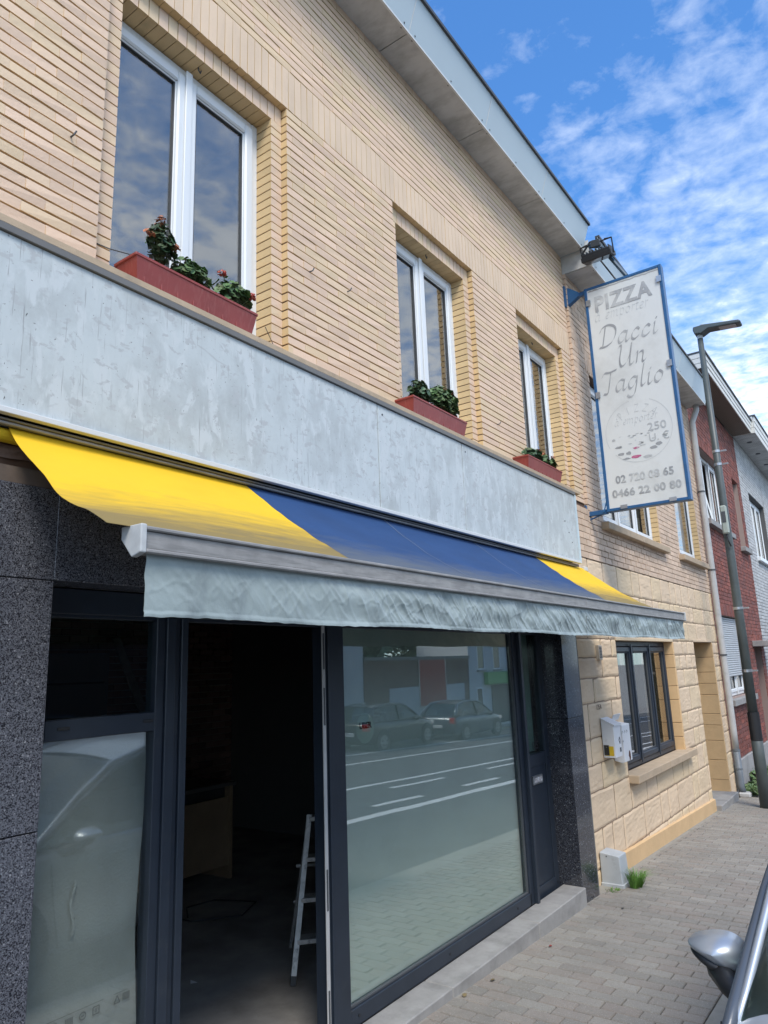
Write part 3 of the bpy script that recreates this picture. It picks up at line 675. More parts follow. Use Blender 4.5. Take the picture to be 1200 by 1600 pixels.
# round delivery sticker inside the big pane
stk = MB(); n_ = 40; cxs, czs, rs_ = 3.55, 1.395, .088
stk.poly([(cxs + rs_ * math.cos(2*PI*i/n_), FY + .058, czs + rs_ * math.sin(2*PI*i/n_)) for i in range(n_)])
st = stk.build('round_sticker', mat('pale_green_sticker', (.62, .70, .64), .5), sf)
text_mesh('UBER', .05, m_black, Matrix.Translation((cxs, FY + .056, czs + .015)) @ RX, 'lettering', st, bold=.0015)
# ================================================================ blank sign box over the shopfront
m_panel = mat('bare_sign_sheet', (0.50, 0.54, 0.535), 0.42, spec=0.4, noise_amt=0.04, noise_scale=1.5, dirt=(0.39, 0.415, 0.405), dirt_pos=(0.46, 0.72), dirt_scale=2.6, stretch=(1.6, 1, 1.2), bump=0.12, bump_scale=25, var=.04)
def worn(m):
    """glue smears, fine vertical runs and dark specks on the bare sheet"""
    t = m.node_tree; L = t.links.new
    b = next(n for n in t.nodes if n.type == 'BSDF_PRINCIPLED'); src = b.inputs['Base Color'].links[0].from_socket
    geo = N(t, 'ShaderNodeNewGeometry')
    def layer(src, stretch, sc, lo, hi, colr, det=6.0, dist=0.0):
        mp = N(t, 'ShaderNodeMapping'); mp.inputs['Scale'].default_value = stretch; L(geo.outputs['Position'], mp.inputs[0])
        n = N(t, 'ShaderNodeTexNoise', i_Scale=sc, i_Detail=det, i_Roughness=0.6, i_Distortion=dist); L(mp.outputs[0], n.inputs['Vector'])
        r = ramp(t, [(lo, 0.0), (hi, 1.0)]); L(n.outputs[0], r.inputs[0])
        x = N(t, 'ShaderNodeMix', data_type='RGBA'); L(r.outputs[0], x.inputs[0]); L(src, x.inputs[6]); x.inputs[7].default_value = (*colr, 1); return x.outputs[2]
    s = layer(src, (4, 1, 1.6), 3.2, .52, .60, (.55, .585, .58), 8.0, .6)
    s = layer(s, (2, 1, 3), 3.0, .60, .68, (.42, .44, .435), 8.0, 1.8)
    s = layer(s, (5, 1, 7), 3.5, .585, .62, (.44, .46, .455), 9.0, .4)
    s = layer(s, (46, 1, 1.6), 3.0, .62, .68, (.33, .34, .335))
    s = layer(s, (7, 1, 7), 9.0, .68, .70, (.20, .20, .19), 4.0)
    s = layer(s, (9, 1, 4), 6.0, .70, .725, (.09, .09, .085), 3.0)
    L(s, b.inputs['Base Color'])
worn(m_panel)
sbx = empty('shop_sign_box', (3.0, -.15, 2.68), 'long blank grey metal sign box with bare worn sheets above the awning', 'sign box')
for a, b in ((-1.2, 1.02), (1.024, 2.26 + 0), (3.45, 4.465), (4.469, 6.72)):
    pass
for a, b in ((-1.2, 3.406), (3.414, 4.466), (4.474, 6.715)):
    q = MB(); q.rbox(a, b, -.165, -.15, 2.690, 3.355, .002); q.build('sheet_panel', m_panel, sbx)
q = MB(); q.box(-1.2, 6.725, -.149, .012, 2.69, 3.365); q.build('box_body', m_taupe, sbx)
q = MB(); q.rbox(-1.2, 6.74, -.178, -.1495, 3.356, 3.386, .002); q.build('top_trim', m_taupe, sbx)
q = MB(); q.rbox(-1.2, 6.74, -.180, -.1495, 2.668, 2.690, .002); q.build('bottom_trim', m_edge, sbx)
q = MB(); q.rbox(6.717, 6.742, -.179, .0, 2.691, 3.355, .002); q.build('end_trim', m_zinc, sbx)
for x, z in ((6.5, 2.95), (6.56, 2.86), (6.42, 3.05), (3.46, 3.3), (4.52, 3.3)):
    q = MB(); q.tube([(x, -.164, z), (x, -.168, z)], .006, 7); q.build('screw_hole', m_black, sbx)

# ================================================================ awning
m_yel = mat('yellow_canvas', (0.76, 0.47, 0.010), .8, noise_amt=.06, noise_scale=2, bump=.1, bump_scale=300)
m_bl = mat('blue_canvas', (0.011, 0.050, 0.150), .8, noise_amt=.12, noise_scale=3, bump=.1, bump_scale=300)
m_val = mat('grey_green_satin', (0.31, 0.365, 0.355), .36, spec=.45, noise_amt=.10, noise_scale=3, dirt=(0.15, 0.175, 0.18), dirt_pos=(.5, .82), dirt_scale=2.5, stretch=(2, 1, 1), bump=.15, bump_scale=40)
m_bar = mat('weathered_front_bar', (0.31, 0.30, 0.285), .55, metal=.15, noise_amt=.15, noise_scale=12, dirt=(0.20, 0.195, 0.185), dirt_pos=(.45, .7), dirt_scale=9, stretch=(.6, 1, 6))
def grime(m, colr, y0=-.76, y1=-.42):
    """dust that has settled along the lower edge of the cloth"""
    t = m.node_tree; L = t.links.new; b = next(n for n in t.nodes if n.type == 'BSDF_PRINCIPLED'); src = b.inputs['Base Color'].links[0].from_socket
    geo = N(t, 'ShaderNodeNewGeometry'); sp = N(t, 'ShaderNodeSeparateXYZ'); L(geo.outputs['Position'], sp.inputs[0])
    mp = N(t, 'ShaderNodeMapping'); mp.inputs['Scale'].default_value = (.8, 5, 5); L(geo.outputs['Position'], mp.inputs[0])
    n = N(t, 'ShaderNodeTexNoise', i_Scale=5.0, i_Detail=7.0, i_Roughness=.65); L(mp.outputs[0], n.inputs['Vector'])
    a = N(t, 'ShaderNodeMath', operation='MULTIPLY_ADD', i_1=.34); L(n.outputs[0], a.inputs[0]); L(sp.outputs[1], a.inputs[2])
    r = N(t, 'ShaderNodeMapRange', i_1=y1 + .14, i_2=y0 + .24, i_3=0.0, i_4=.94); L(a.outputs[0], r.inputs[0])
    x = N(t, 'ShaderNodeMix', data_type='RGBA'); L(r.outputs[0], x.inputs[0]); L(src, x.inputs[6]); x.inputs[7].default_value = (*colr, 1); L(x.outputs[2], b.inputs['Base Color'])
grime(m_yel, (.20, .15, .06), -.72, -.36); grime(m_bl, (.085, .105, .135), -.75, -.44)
aw = empty('retractable_awning', (4.0, -.2, 1.92), 'sagging retractable awning in yellow and blue stripes with a crumpled grey green valance', 'awning')
BY, BZ = -.745, 2.198
def cloth(x0, x1, f0, f1, m):
    def fn(u, v):
        x = (x0 + (x1 - x0) * u) * (1 - v) + (f0 + (f1 - f0) * u) * v
        y = -.10 + (BY + .10) * v
        z = 2.652 + (BZ - 2.652) * v
        edge = math.exp(-((x - 1.22) / .35) ** 2)
        z -= .020 * math.sin(PI * v) + edge * (.022 * math.sin(PI * v) + .008 * math.sin(4 * PI * v))
        z -= .010 * math.sin(PI * v) * (1 + math.sin(x * 1.7 + 1)) + .004 * noise.noise((x * 1.2, v * 9, .3)) + .0015 * noise.noise((x * 5, v * 20, 2)) * math.sin(PI * v)
        z += .0035 * math.sin(v * 30 + x * 1.1 + 2 * noise.noise((x, v * 2, 4))) * v * math.sin(PI * v)
        return (x, y, z)
    q = MB(); q.grid(fn, 46, 46); q.grid(lambda u, v: Vector(fn(u, v)) - Vector((0, .0008, .0012)), 46, 46, flip=True); return q.build('cloth_strip', m, aw, smooth=True, fix=False), fn
bx = [1.20, 2.355, 3.50, 4.655, 5.78, 6.965]; fx = [1.20, 2.39, 3.52, 4.62, 5.70, 7.12]
for i in range(5):
    c, cfn = cloth(bx[i] + .001, bx[i+1] - .001, fx[i] + .001, fx[i+1] - .001, m_yel if i in (0, 4) else m_bl)
    if i in (2, 3):
        s = MB()
        for k in range(24):
            def P(v, o): return Vector(cfn(0, v)) + Vector((o, -.001, .0022))
            s.poly([P(k/24, -.004), P(k/24, .004), P((k+1)/24, .004), P((k+1)/24, -.004)])
        s.build('seam', mat('seam_thread%d' % i, (.16, .20, .26), .8), c)
# cassette under the sign box, made of lipped profiles
q = MB(); q.rbox(-1.2, 6.72, -.140, -.118, 2.640, 2.652, .003); q.build('cassette_lip', m_bar, aw)
q = MB(); q.rbox(-1.2, 6.72, -.150, -.128, 2.6525, 2.660, .002); q.build('cassette_cover', m_taupe, aw)
q = MB(); q.rbox(-1.2, 6.71, -.12, -.035, 2.640, 2.667, .003); q.build('cassette_back', m_cap, aw)
q = MB(); q.tube([(1.0, -.088, 2.615), (6.9, -.088, 2.615)], .026, 14); q.build('roller_tube', m_yel, aw)
q = MB(); q.rbox(6.93, 7.02, -.135, -.06, 2.62, 2.665, .006); q.build('end_bracket', mat('white_end_cap', (.6, .6, .58), .5), aw)
# front bar: upper lip, recessed face, lower lip, with a joint where two bars meet
BT, BB = 2.196, 2.110
for a, b in ((1.305, 5.06), (5.066, 7.93)):
    q = MB(); q.rbox(a, b, -.785, -.735, BB + .016, BT - .014, .003); q.build('front_bar', m_bar, aw)
    q = MB(); q.rbox(a, b, -.795, -.725, BT - .014, BT, .004); q.build('upper_lip', m_bar, aw)
    q = MB(); q.rbox(a, b, -.797, -.733, BB + .002, BB + .016, .004); q.build('lower_lip', m_bar, aw)
m_cap2 = mat('pale_end_cap', (.50, .51, .50), .45, noise_amt=.12, noise_scale=20)
for a, b in ((1.282, 1.304), (7.931, 7.95)):
    q = MB(); q.prism([(-.80, BT + .004), (-.80, BB + .002), (-.755, BB - .010), (-.70, BB + .05), (-.70, BT + .004)], a, b); bevel(q.build('end_cap', m_cap2, aw), .004)
# valance
def valance(x0, x1):
    nx = int((x1 - x0) / .0055)
    def fn(u, v):
        x = x0 + (x1 - x0) * u; h = v
        right = min(1, max(0, (x - 1.6) / 1.2))
        amp = math.sin(PI * min(1, v * 1.0)) ** .6
        def rg(nv, wd): return max(0.0, 1 - abs(nv) / wd)
        sl_ = 1.0 + .9 * noise.noise((x * .7, 0, 3))
        ca = rg(noise.noise((x * 12 - v * 2.0 * sl_, v * .7, 1.7)), .15); cb2 = rg(noise.noise((x * 17 - v * 3.0 * (sl_ + .2), v * .9, 6.4)), .22); cc = rg(noise.noise((x * 15 + v * 1.8, v * 2.2, 9.1)), .11)
        lo = noise.noise((x * 4.5 - v * .8, v * 1.6, 4.1)); hem = 1 if v < .90 else .4
        y = -.771 - (.001 + .0062 * right) * ca * amp * hem - (.001 + .0036 * right) * cb2 * amp * hem - (.0015 + .0010 * right) * cc * amp * hem - (.005 + .013 * right) * lo * amp
        y -= .0012 * noise.noise((x * 34, v * 5, 2)) * right
        y -= .006 * v * math.sin(x * 3.1)
        zb = 1.918 + .004 * math.sin(x * 5) + .003 * noise.noise((x * 22, 0, 0)) 
        z = BB + .004 + (zb - BB) * v
        if v > .93: y -= .003
        return (x + .004 * noise.noise((x * 8, v * 6, 5)) * amp - .012 * v * (1 - min(1, (x - x0) / .1)) * 0, y, z)
    q = MB(); q.grid(fn, nx, 34); q.grid(lambda u, v: Vector(fn(u, v)) + Vector((0, .0015, 0)), nx, 34, flip=True)
    return q.build('valance', m_val, aw, smooth=True, fix=False)
valance(1.325, 5.055); valance(5.060, 7.92)
for x in (7.2,): 
    q = MB(); q.tube([(x, -.79, BB), (x + .004, -.792, 2.02), (x + .002, -.79, 1.92)], .0022, 5); q.build('valance_seam', m_taupe, aw)
for x0, x1 in ((1.75, 2.7), (6.3, 5.35)):
    q = MB(); q.tube([(x0, -.06, 2.50), (x1, -.36, 2.27)], .018, 8); q.build('folding_arm', m_bar, aw)
    q = MB(); q.tube([(x1, -.36, 2.27), (x0 + (.15 if x0 < 3 else -.15), -.73, 2.125)], .014, 8); q.build('folding_arm', m_bar, aw)

# ================================================================ flower boxes and plants
def leaf_cluster(mb, st, c, r, n, size, up=.6, seed=0):
    R = random.Random(seed)
    for i in range(n):
        while True:
            p = Vector((R.uniform(-1, 1), R.uniform(-1, 1), R.uniform(-1, 1)))
            if .25 < p.length < 1: break
        q = Vector(c) + Vector((p.x * r[0], p.y * r[1], p.z * r[2]))
        s = size * R.uniform(.7, 1.4)
        nrm = (Vector((p.x, p.y - .3, abs(p.z) + up)) + Vector((R.uniform(-.6, .6), R.uniform(-.6, .6), R.uniform(-.6, .6)))).normalized()
        u = nrm.cross(Vector((R.uniform(-1, 1), R.uniform(-1, 1), .1))).normalized(); v = nrm.cross(u)
        pts = []
        k = 7
        for j in range(k):
            t = 2 * PI * j / k + .2; rr = s * (1 if j % 2 else .86) * (.55 if j == 0 else 1)
            pts.append(q + u * math.cos(t) * rr + v * math.sin(t) * rr + nrm * (.22 * s if j % 2 else .05 * s))
        b = len(mb.v); mb.v.append(tuple(q)); mb.v += [tuple(x) for x in pts]; a = R.random()
        for j in range(k): mb.f.append((b, b + 1 + j, b + 1 + (j + 1) % k)); mb.a.append(a); mb.m.append(0)
        if i % 3 == 0:
            base = Vector((c[0] + p.x * r[0] * .3, c[1] + p.y * r[1] * .3, c[2] - r[2]))
            st.tube([base, (base + q) / 2 + Vector((0, 0, .01)), q], .0022, 4, cap=False)
def geranium(c, r, n, size, label, blooms=(), leafm=None, seed=1, base=None):
    root = empty('geranium_plant', (c[0], c[1], base), label, 'plant', 'geraniums in the flower boxes')
    lf = MB(); st = MB(); leaf_cluster(lf, st, c, r, n, size, seed=seed)
    R = random.Random(seed)
    st.tube([(c[0], c[1], base), (c[0] + .01, c[1], c[2] - r[2] * .3), (c[0] - .005, c[1], c[2] + r[2] * .5)], .004, 5)
    for k in range(3):
        st.tube([(c[0] + R.uniform(-.5, .5) * r[0], c[1], base), (c[0] + R.uniform(-.8, .8) * r[0], c[1] + R.uniform(-.4, .4) * r[1], c[2] + R.uniform(-.3, .5) * r[2])], .003, 5)
    for (bx_, by_, bz_, kind) in blooms:
        st.tube([(c[0] + (bx_ - c[0]) * .3, c[1], c[2]), (bx_, by_, bz_)], .0022, 5)
    s_ = st.build('stem', m_stem, root, fix=False); l_ = lf.build('foliage', leafm or m_leaf, root, fix=False); tag(l_, kind='stuff')
    for (bx_, by_, bz_, kind) in blooms:
        f = MB(); dummy = MB(); leaf_cluster(f, dummy, (bx_, by_, bz_), (.022, .022, .018), 26, .009, seed=int(bx_ * 1000))
        f.build('flower_head', m_petR if kind else m_petW, root, fix=False)
    return root
def planter(x0, x1, z0, y0, y1, h, label):
    root = empty('flower_box', ((x0+x1)/2, (y0+y1)/2, z0), label, 'flower box', 'terracotta red flower boxes on the ledge')
    t = .008; tp = .022
    for k, (o, zz0, zz1) in enumerate(((0, z0, z0 + h),)):
        q = MB()
        def ring(d, z): return [(x0 - d + tp, y0 - d + tp * .7, z), (x1 + d - tp, y0 - d + tp * .7, z), (x1 + d - tp, y1 + d - tp * .7, z), (x0 - d + tp, y1 + d - tp * .7, z)]
        A = ring(0, z0); B = ring(tp, z0 + h); C = ring(tp - t, z0 + h); D = ring(tp * .6 - t, z0 + h * .7)
        q.v = A + B + C + D
        for a, b in ((0, 4), (4, 8), (8, 12)):
            for i in range(4): j = (i + 1) % 4; q.f.append((a + i, a + j, b + j, b + i)); q.a.append(0); q.m.append(0)
        q.f.append((3, 2, 1, 0)); q.a.append(0); q.m.append(0)
        o_ = q.build('box_body', m_terra, root)
    rim = MB()
    rw = .012
    rim.rbox(x0 - .006, x1 + .006, y0 - .010, y0 + rw, z0 + h - .004, z0 + h + .012, .003); rim.rbox(x0 - .006, x1 + .006, y1 - rw, y1 + .010, z0 + h - .004, z0 + h + .012, .003)
    rim.rbox(x0 - .0065, x0 + rw, y0 - .008, y1 + .008, z0 + h - .0038, z0 + h + .0118, .003); rim.rbox(x1 - rw, x1 + .0065, y0 - .008, y1 + .008, z0 + h - .0038, z0 + h + .0118, .003)
    rim.build('rim', m_terra, root)
    s = MB(); s.box(x0 + .012, x1 - .012, y0 + .012, y1 - .012, z0 + h * .6, z0 + h * .78); s.build('potting_soil', m_soil, root)
    rb = MB()
    for i in range(int((x1 - x0) / .09)): rb.rbox(x0 + .05 + i * .09, x0 + .056 + i * .09, y0 + tp * .30, y0 + tp * .62, z0 + .01, z0 + h - .01, .001)
    rb.build('moulded_rib', m_terra, root)
    return root
PZ = 3.418
planter(1.665, 2.385, PZ, -.150, -.005, .125, 'long terracotta red flower box wired under the nearest upper window')
planter(3.86, 4.60, PZ, -.145, .005, .128, 'terracotta red flower box under the middle upper window')
planter(5.72, 6.50, PZ, -.145, .005, .128, 'short looking terracotta red flower box under the farthest shop window')
gb = PZ + .1
geranium((1.83, -.10, 3.70), (.07, .05, .10), 170, .019, 'tall dark geranium with withered orange flower heads in the nearest flower box', [(1.81, -.12, 3.80, 0), (1.745, -.13, 3.70, 0), (1.885, -.13, 3.69, 0), (1.82, -.10, 3.785, 0)], m_leafD, 3, gb)
geranium((2.01, -.095, 3.625), (.125, .05, .07), 190, .019, 'green leafy geranium without flowers in the middle of the nearest flower box', [], m_leaf, 5, gb)
geranium((2.28, -.095, 3.635), (.115, .055, .085), 190, .021, 'geranium with one bright red flower head at the right end of the nearest flower box', [(2.18, -.12, 3.705, 1), (2.375, -.13, 3.655, 1)], m_leaf, 8, gb)
geranium((4.03, -.10, 3.645), (.12, .05, .08), 200, .021, 'grey green bushy plant at the left of the flower box under the middle window', [], m_leafD, 12, gb)
geranium((4.36, -.10, 3.665), (.20, .06, .11), 420, .024, 'large bright green bushy plant at the right of the flower box under the middle window', [(4.42, -.13, 3.74, 0)], m_leaf, 15, gb)
geranium((5.95, -.10, 3.61), (.17, .05, .055), 150, .026, 'dark plant with brown withered blooms in the farthest shop flower box', [(6.0, -.13, 3.66, 0), (6.1, -.13, 3.65, 0)], m_leafD, 18, gb)
geranium((6.28, -.10, 3.61), (.19, .05, .055), 150, .026, 'green trailing plant at the right end of the farthest shop flower box', [(6.35, -.13, 3.67, 0)], m_leaf, 21, gb)
wr = MB(); wr.tube([(1.575, .03, 3.63), (1.62, -.02, 3.60), (1.70, -.13, 3.555), (1.76, -.155, 3.545)], .003, 5); wr.tube([(1.70, -.13, 3.555), (1.67, -.12, 3.53), (1.68, -.10, 3.50)], .002, 5); wr.tube([(2.48, -.12, 3.53), (2.58, -.08, 3.48), (2.68, -.01, 3.47)], .002, 5)
tag(wr.build('tie_wire', m_gasket), 'thin dark wire tying the nearest flower box back to the brick jamb', 'wire')

# ================================================================ projecting blue framed sign
PX = 7.5
ps = empty('projecting_sign', (PX + .05, 0, 3.28), 'tall white projecting sign in a blue steel frame advertising pizza to take away', 'sign')
y0, y1, z0, z1 = -1.092, -.232, 3.295, 5.93
fr = MB(); t = .032; d0, d1 = PX, PX + .10
fr.rbox(d0, d1, y0, y0 + t, z0, z1, .003); fr.rbox(d0, d1, y1 - t, y1, z0, z1, .003); fr.rbox(d0 + .001, d1 - .001, y0 + t, y1 - t, z1 - t, z1 - .001, .003); fr.rbox(d0 + .001, d1 - .001, y0 + t, y1 - t, z0 + .001, z0 + t, .003)
fr.build('frame', m_blue, ps)
m_plate = mat('faded_white_plate', (0.68, 0.685, 0.655), .42, noise_amt=.03, noise_scale=1.5, dirt=(.50, .50, .47), dirt_pos=(.5, .8), dirt_scale=1.5)
for xx in (PX + .008, PX + .085):
    q = MB(); q.box(xx, xx + .006, y0 + t, y1 - t, z0 + t, z1 - t); q.build('sign_plate', m_plate, ps)
for za, zb in ((5.905, 5.975), (3.312, 3.345)):
    q = MB(); q.rbox(PX + .02, PX + .065, y1, .0, za - .03, za + .02, .004); q.build('support_arm', m_blue, ps)
q = MB(); q.prism([(-.02, 5.80), (-.02, 6.02), (-.05, 6.02), (-.16, 5.93), (-.16, 5.88)], PX + .012, PX + .075); q.prism([(.0, 5.78), (.0, 6.04), (-.02, 6.04), (-.02, 5.78)], PX - .03, PX + .12); q.build('wall_bracket', m_blue, ps)
q = MB(); q.prism([(.0, 3.24), (.0, 3.40), (-.02, 3.40), (-.02, 3.24)], PX - .03, PX + .12); q.tube([(PX + .04, -.01, 3.24), (PX + .04, -.18, 3.29)], .009, 6); q.tube([(PX, -.20, 3.30), (PX + .02, -.235, 3.42)], .007, 6); q.build('wall_bracket', m_blue, ps)
for yy, zz, hor in ((-.27, 5.74, 0), (-1.055, 5.76, 0), (-.27, 4.62, 0), (-1.055, 4.78, 0), (-.42, 3.325, 1), (-.92, 3.325, 1)):
    q = MB(); q.obox((PX - .004, yy, zz), (.012, .05 if not hor else .07, .07 if not hor else .04)); q.build('plate_clip', m_steel, ps)
q = MB(); q.grid(lambda u, v: (PX + .0065, y1 - t - .01 - .79 * u, z1 - t - .028 - .008 * noise.noise((u * 14, 0, 2)) + .012 * v), 60, 1)
for u0 in (.05, .10, .13): q.obox((PX + .006, y1 - t - .79 * u0, z1 - t - .012), (.002, .03, .007))
q.build('torn_foil_edge', mat('torn_edge', (.35, .34, .32), .7), ps)
def ink(name, c):
    return mat(name, c, .5, dirt=(.62, .625, .60), dirt_pos=(.48, .70), dirt_scale=3)
ink_d = ink('faded_grey_ink', (.31, .315, .315)); ink_l = ink('pale_grey_ink', (.47, .48, .47)); ink_m = mat('magenta_ink', (.48, .11, .22), .5, dirt=(.55, .5, .5), dirt_pos=(.5, .65), dirt_scale=20)
LX = Matrix(((0, 0, -1, 0), (-1, 0, 0, 0), (0, 1, 0, 0), (0, 0, 0, 1)))     # text x -> -Y, y -> Z, faces -X
def sgn(s, yc, zc, wd, h, m, bold=0.0, tilt=0.0, shear=0.0, spacing=1.0):
    return text_mesh(s, .2, m, Matrix.Translation((PX + .0055, yc, zc)) @ LX @ Matrix.Rotation(tilt, 4, 'Z'), 'lettering', ps, bold=bold, fit=(wd, h), shear=shear, spacing=spacing)
sgn('PIZZA', -.655, 5.70, .63, .19, ink('grey_ink_title', (.34, .345, .345)), bold=.006, spacing=1.1)
sgn('02 720 08 65', -.66, 3.63, .60, .085, ink_d, bold=.005, spacing=1.05); sgn('0466 22 00 80', -.665, 3.48, .71, .085, ink('grey_ink_number', (.30, .305, .305)), bold=.005, spacing=1.05)
# broad nib lettering
def cr(pts, n=10):
    P = [Vector(p) for p in pts]
    if len(P) == 2: return [P[0].lerp(P[1], i / n) for i in range(n + 1)]
    P = [P[0] * 2 - P[1]] + P + [P[-1] * 2 - P[-2]]; o = []
    for i in range(1, len(P) - 2):
        for k in range(n):
            t = k / n; a, b, c, d = P[i-1], P[i], P[i+1], P[i+2]
            o.append(.5 * ((2*b) + (c - a) * t + (2*a - 5*b + 4*c - d) * t*t + (3*b - a - 3*c + d) * t**3))
    o.append(P[-2]); return o
GL = {
 'a': (.56, [[(.42,.45),(.25,.5),(.06,.32),(.05,.1),(.17,0),(.36,.18),(.45,.5)], [(.45,.5),(.39,.1),(.46,0),(.58,.1)]]),
 'c': (.44, [[(.40,.40),(.28,.5),(.09,.33),(.06,.1),(.2,0),(.40,.12)]]),
 'i': (.28, [[(.02,.42),(.11,.5),(.08,.1),(.15,0),(.28,.1)], [(.15,.70),(.19,.68)]]),
 'n': (.52, [[(.0,.42),(.1,.5),(.07,0)], [(.08,.28),(.22,.46),(.35,.48),(.38,.36),(.35,.08),(.42,0),(.54,.1)]]),
 'm': (.82, [[(.0,.42),(.1,.5),(.07,0)], [(.08,.28),(.2,.46),(.32,.48),(.35,.36),(.33,0)], [(.35,.28),(.48,.46),(.60,.48),(.64,.36),(.62,.08),(.69,0),(.8,.1)]]),
 'g': (.52, [[(.42,.45),(.25,.5),(.06,.32),(.05,.1),(.17,0),(.36,.18),(.45,.5)], [(.45,.5),(.42,.05),(.34,-.3),(.15,-.38),(.0,-.28)]]),
 'l': (.27, [[(.16,1.0),(.10,.5),(.08,.1),(.15,0),(.28,.1)]]),
 'o': (.50, [[(.25,.5),(.08,.35),(.06,.12),(.2,0),(.38,.14),(.41,.36),(.25,.5)]]),
 'e': (.42, [[(.08,.20),(.28,.28),(.37,.40),(.26,.5),(.09,.34),(.06,.1),(.2,0),(.38,.1)]]),
 'p': (.50, [[(.0,.42),(.1,.5),(.04,-.38)], [(.08,.28),(.22,.47),(.38,.42),(.40,.18),(.26,.0),(.09,.06)]]),
 'r': (.34, [[(.0,.42),(.1,.5),(.07,0)], [(.08,.28),(.2,.46),(.32,.45)]]),
 't': (.30, [[(.14,.72),(.09,.1),(.15,0),(.28,.1)], [(.0,.5),(.28,.5)]]),
 'D': (.86, [[(.26,.93),(.20,.06)], [(.0,.72),(.10,.92),(.40,1.0),(.72,.84),(.80,.52),(.66,.18),(.36,.02),(.05,.03)]]),
 'U': (.86, [[(.0,.84),(.10,.98),(.19,.92),(.14,.35),(.24,.03),(.44,.10),(.62,.42),(.70,1.0)], [(.70,1.0),(.65,.12),(.73,0),(.86,.1)]]),
 'T': (.62, [[(-.05,.78),(.06,.97),(.35,.96),(.68,1.02)], [(.40,.96),(.33,.12),(.26,.0),(.10,.02)]]),
 'P': (.58, [[(.2,.98),(.14,0)], [(.0,.8),(.15,.98),(.42,.98),(.5,.75),(.38,.5),(.17,.46)]]),
 'I': (.25, [[(.12,1.0),(.08,0)]]),
 'Z': (.62, [[(.02,.96),(.52,.98)], [(.52,.98),(.02,.02)], [(.02,.02),(.54,.05)]]),
 'A': (.66, [[(.0,0),(.34,1.0)], [(.34,1.0),(.56,0)], [(.13,.36),(.5,.36)]]),
 ' ': (.35, []),
}
GL['à'] = (GL['a'][0], GL['a'][1] + [[(.16,.80),(.30,.64)]])
def callig(s, yc, zb, width, H, m, nib=.05, slant=.18, name='lettering', rot=0.0, spread=0.0):
    x = 0; mb = MB(); strokes = []
    for ch in s:
        adv, ss = GL[ch]
        for st_ in ss: strokes.append([(p[0] + x, p[1]) for p in st_])
        x += adv + .06 + spread
    sc = width / x if width else H
    c_, s_ = math.cos(math.radians(38)), math.sin(math.radians(38))
    R2 = Matrix.Rotation(rot, 2)
    for k, st_ in enumerate(strokes):
        pts = cr([(p[0] + slant * p[1], p[1]) for p in st_]); nv = Vector((c_, s_)) * nib * .5; mn = Vector((-s_, c_)) * nib * .10
        for a, b in zip(pts, pts[1:]):
            quad = [a - nv - mn, a + nv + mn, b + nv + mn, b - nv - mn]
            o = []
            for p in quad:
                X_, Z_ = (p.x - x / 2) * sc, p.y * (H if width else sc)
                v2 = R2 @ Vector((X_, Z_)); o.append((PX + .0060 - .00002 * k, yc - v2.x, zb + v2.y))
            mb.poly(o)
    return mb.build(name, m, ps, fix=False)
callig('à emporter', -.62, 5.49, .60, .15, ink_l, .055)
callig('Dacci', -.66, 5.16, .66, .25, ink_d, .115); callig('Un', -.665, 4.88, .33, .25, ink('grey_ink_middle', (.29, .295, .295)), .12); callig('Taglio', -.65, 4.61, .68, .25, ink_d, .115)
# worn round pizza emblem
ci = MB(); cy_, cz_, cr_ = -.655, 4.13, .35
for i in range(72):
    a, b = 2*PI*i/72, 2*PI*(i+1)/72
    if 12 < i < 20 or 40 < i < 44: continue
    ci.poly([(PX + .0062, cy_ - r_ * math.cos(t_) * 1.0, cz_ + r_ * math.sin(t_)) for r_, t_ in ((cr_, a), (cr_, b), (cr_ - .003, b), (cr_ - .003, a))])
ci.build('emblem_ring', ink_l, ps)
for i, ch in enumerate('PIZZA'):
    an = math.radians(128 - i * 20); rr = .235
    callig(ch, cy_ - rr * math.cos(an), cz_ + rr * math.sin(an) - .03, None, .085, ink_l, .07, rot=an - PI/2, slant=.05)
callig('à emporter', -.64, 4.22, .46, .11, ink_l, .055)
sgn('250', -.85, 4.14, .19, .085, ink_l, 0, 0); sgn('U. €', -.86, 4.02, .20, .085, ink_l, 0, 0)
R_ = random.Random(4); bl = MB(); bm_ = MB(); bg_ = MB()
def blob(mb, yc, zc, a, b):
    n_ = 12; zc += .14; mb.poly([(PX + .0064, yc - a * math.cos(2*PI*i/n_) * R_.uniform(.75, 1.15), zc + b * math.sin(2*PI*i/n_) * R_.uniform(.7, 1.1)) for i in range(n_)])
for (yy, zz, a, b) in ((-.385, 3.93, .02, .015), (-.43, 3.84, .035, .014), (-.45, 3.76, .04, .018), (-.53, 3.755, .03, .02), (-.72, 3.655 + .03, .05, .018), (-.79, 3.77, .045, .018), (-.85, 3.80, .035, .02), (-.50, 3.70, .04, .012)): blob(bl, yy, zz, a, b)
for i in range(26): blob(bg_, -.45 - R_.random() * .35, 3.80 + R_.random() * .16, R_.uniform(.006, .022), R_.uniform(.003, .008))
blob(bm_, -.60, 3.705, .055, .018); blob(bm_, -.61, 3.80, .035, .014)
tag(bl.build('emblem_topping', ink_d, ps), kind='stuff'); tag(bg_.build('emblem_speck', ink_l, ps), kind='stuff'); tag(bm_.build('emblem_topping', ink_m, ps), kind='stuff')

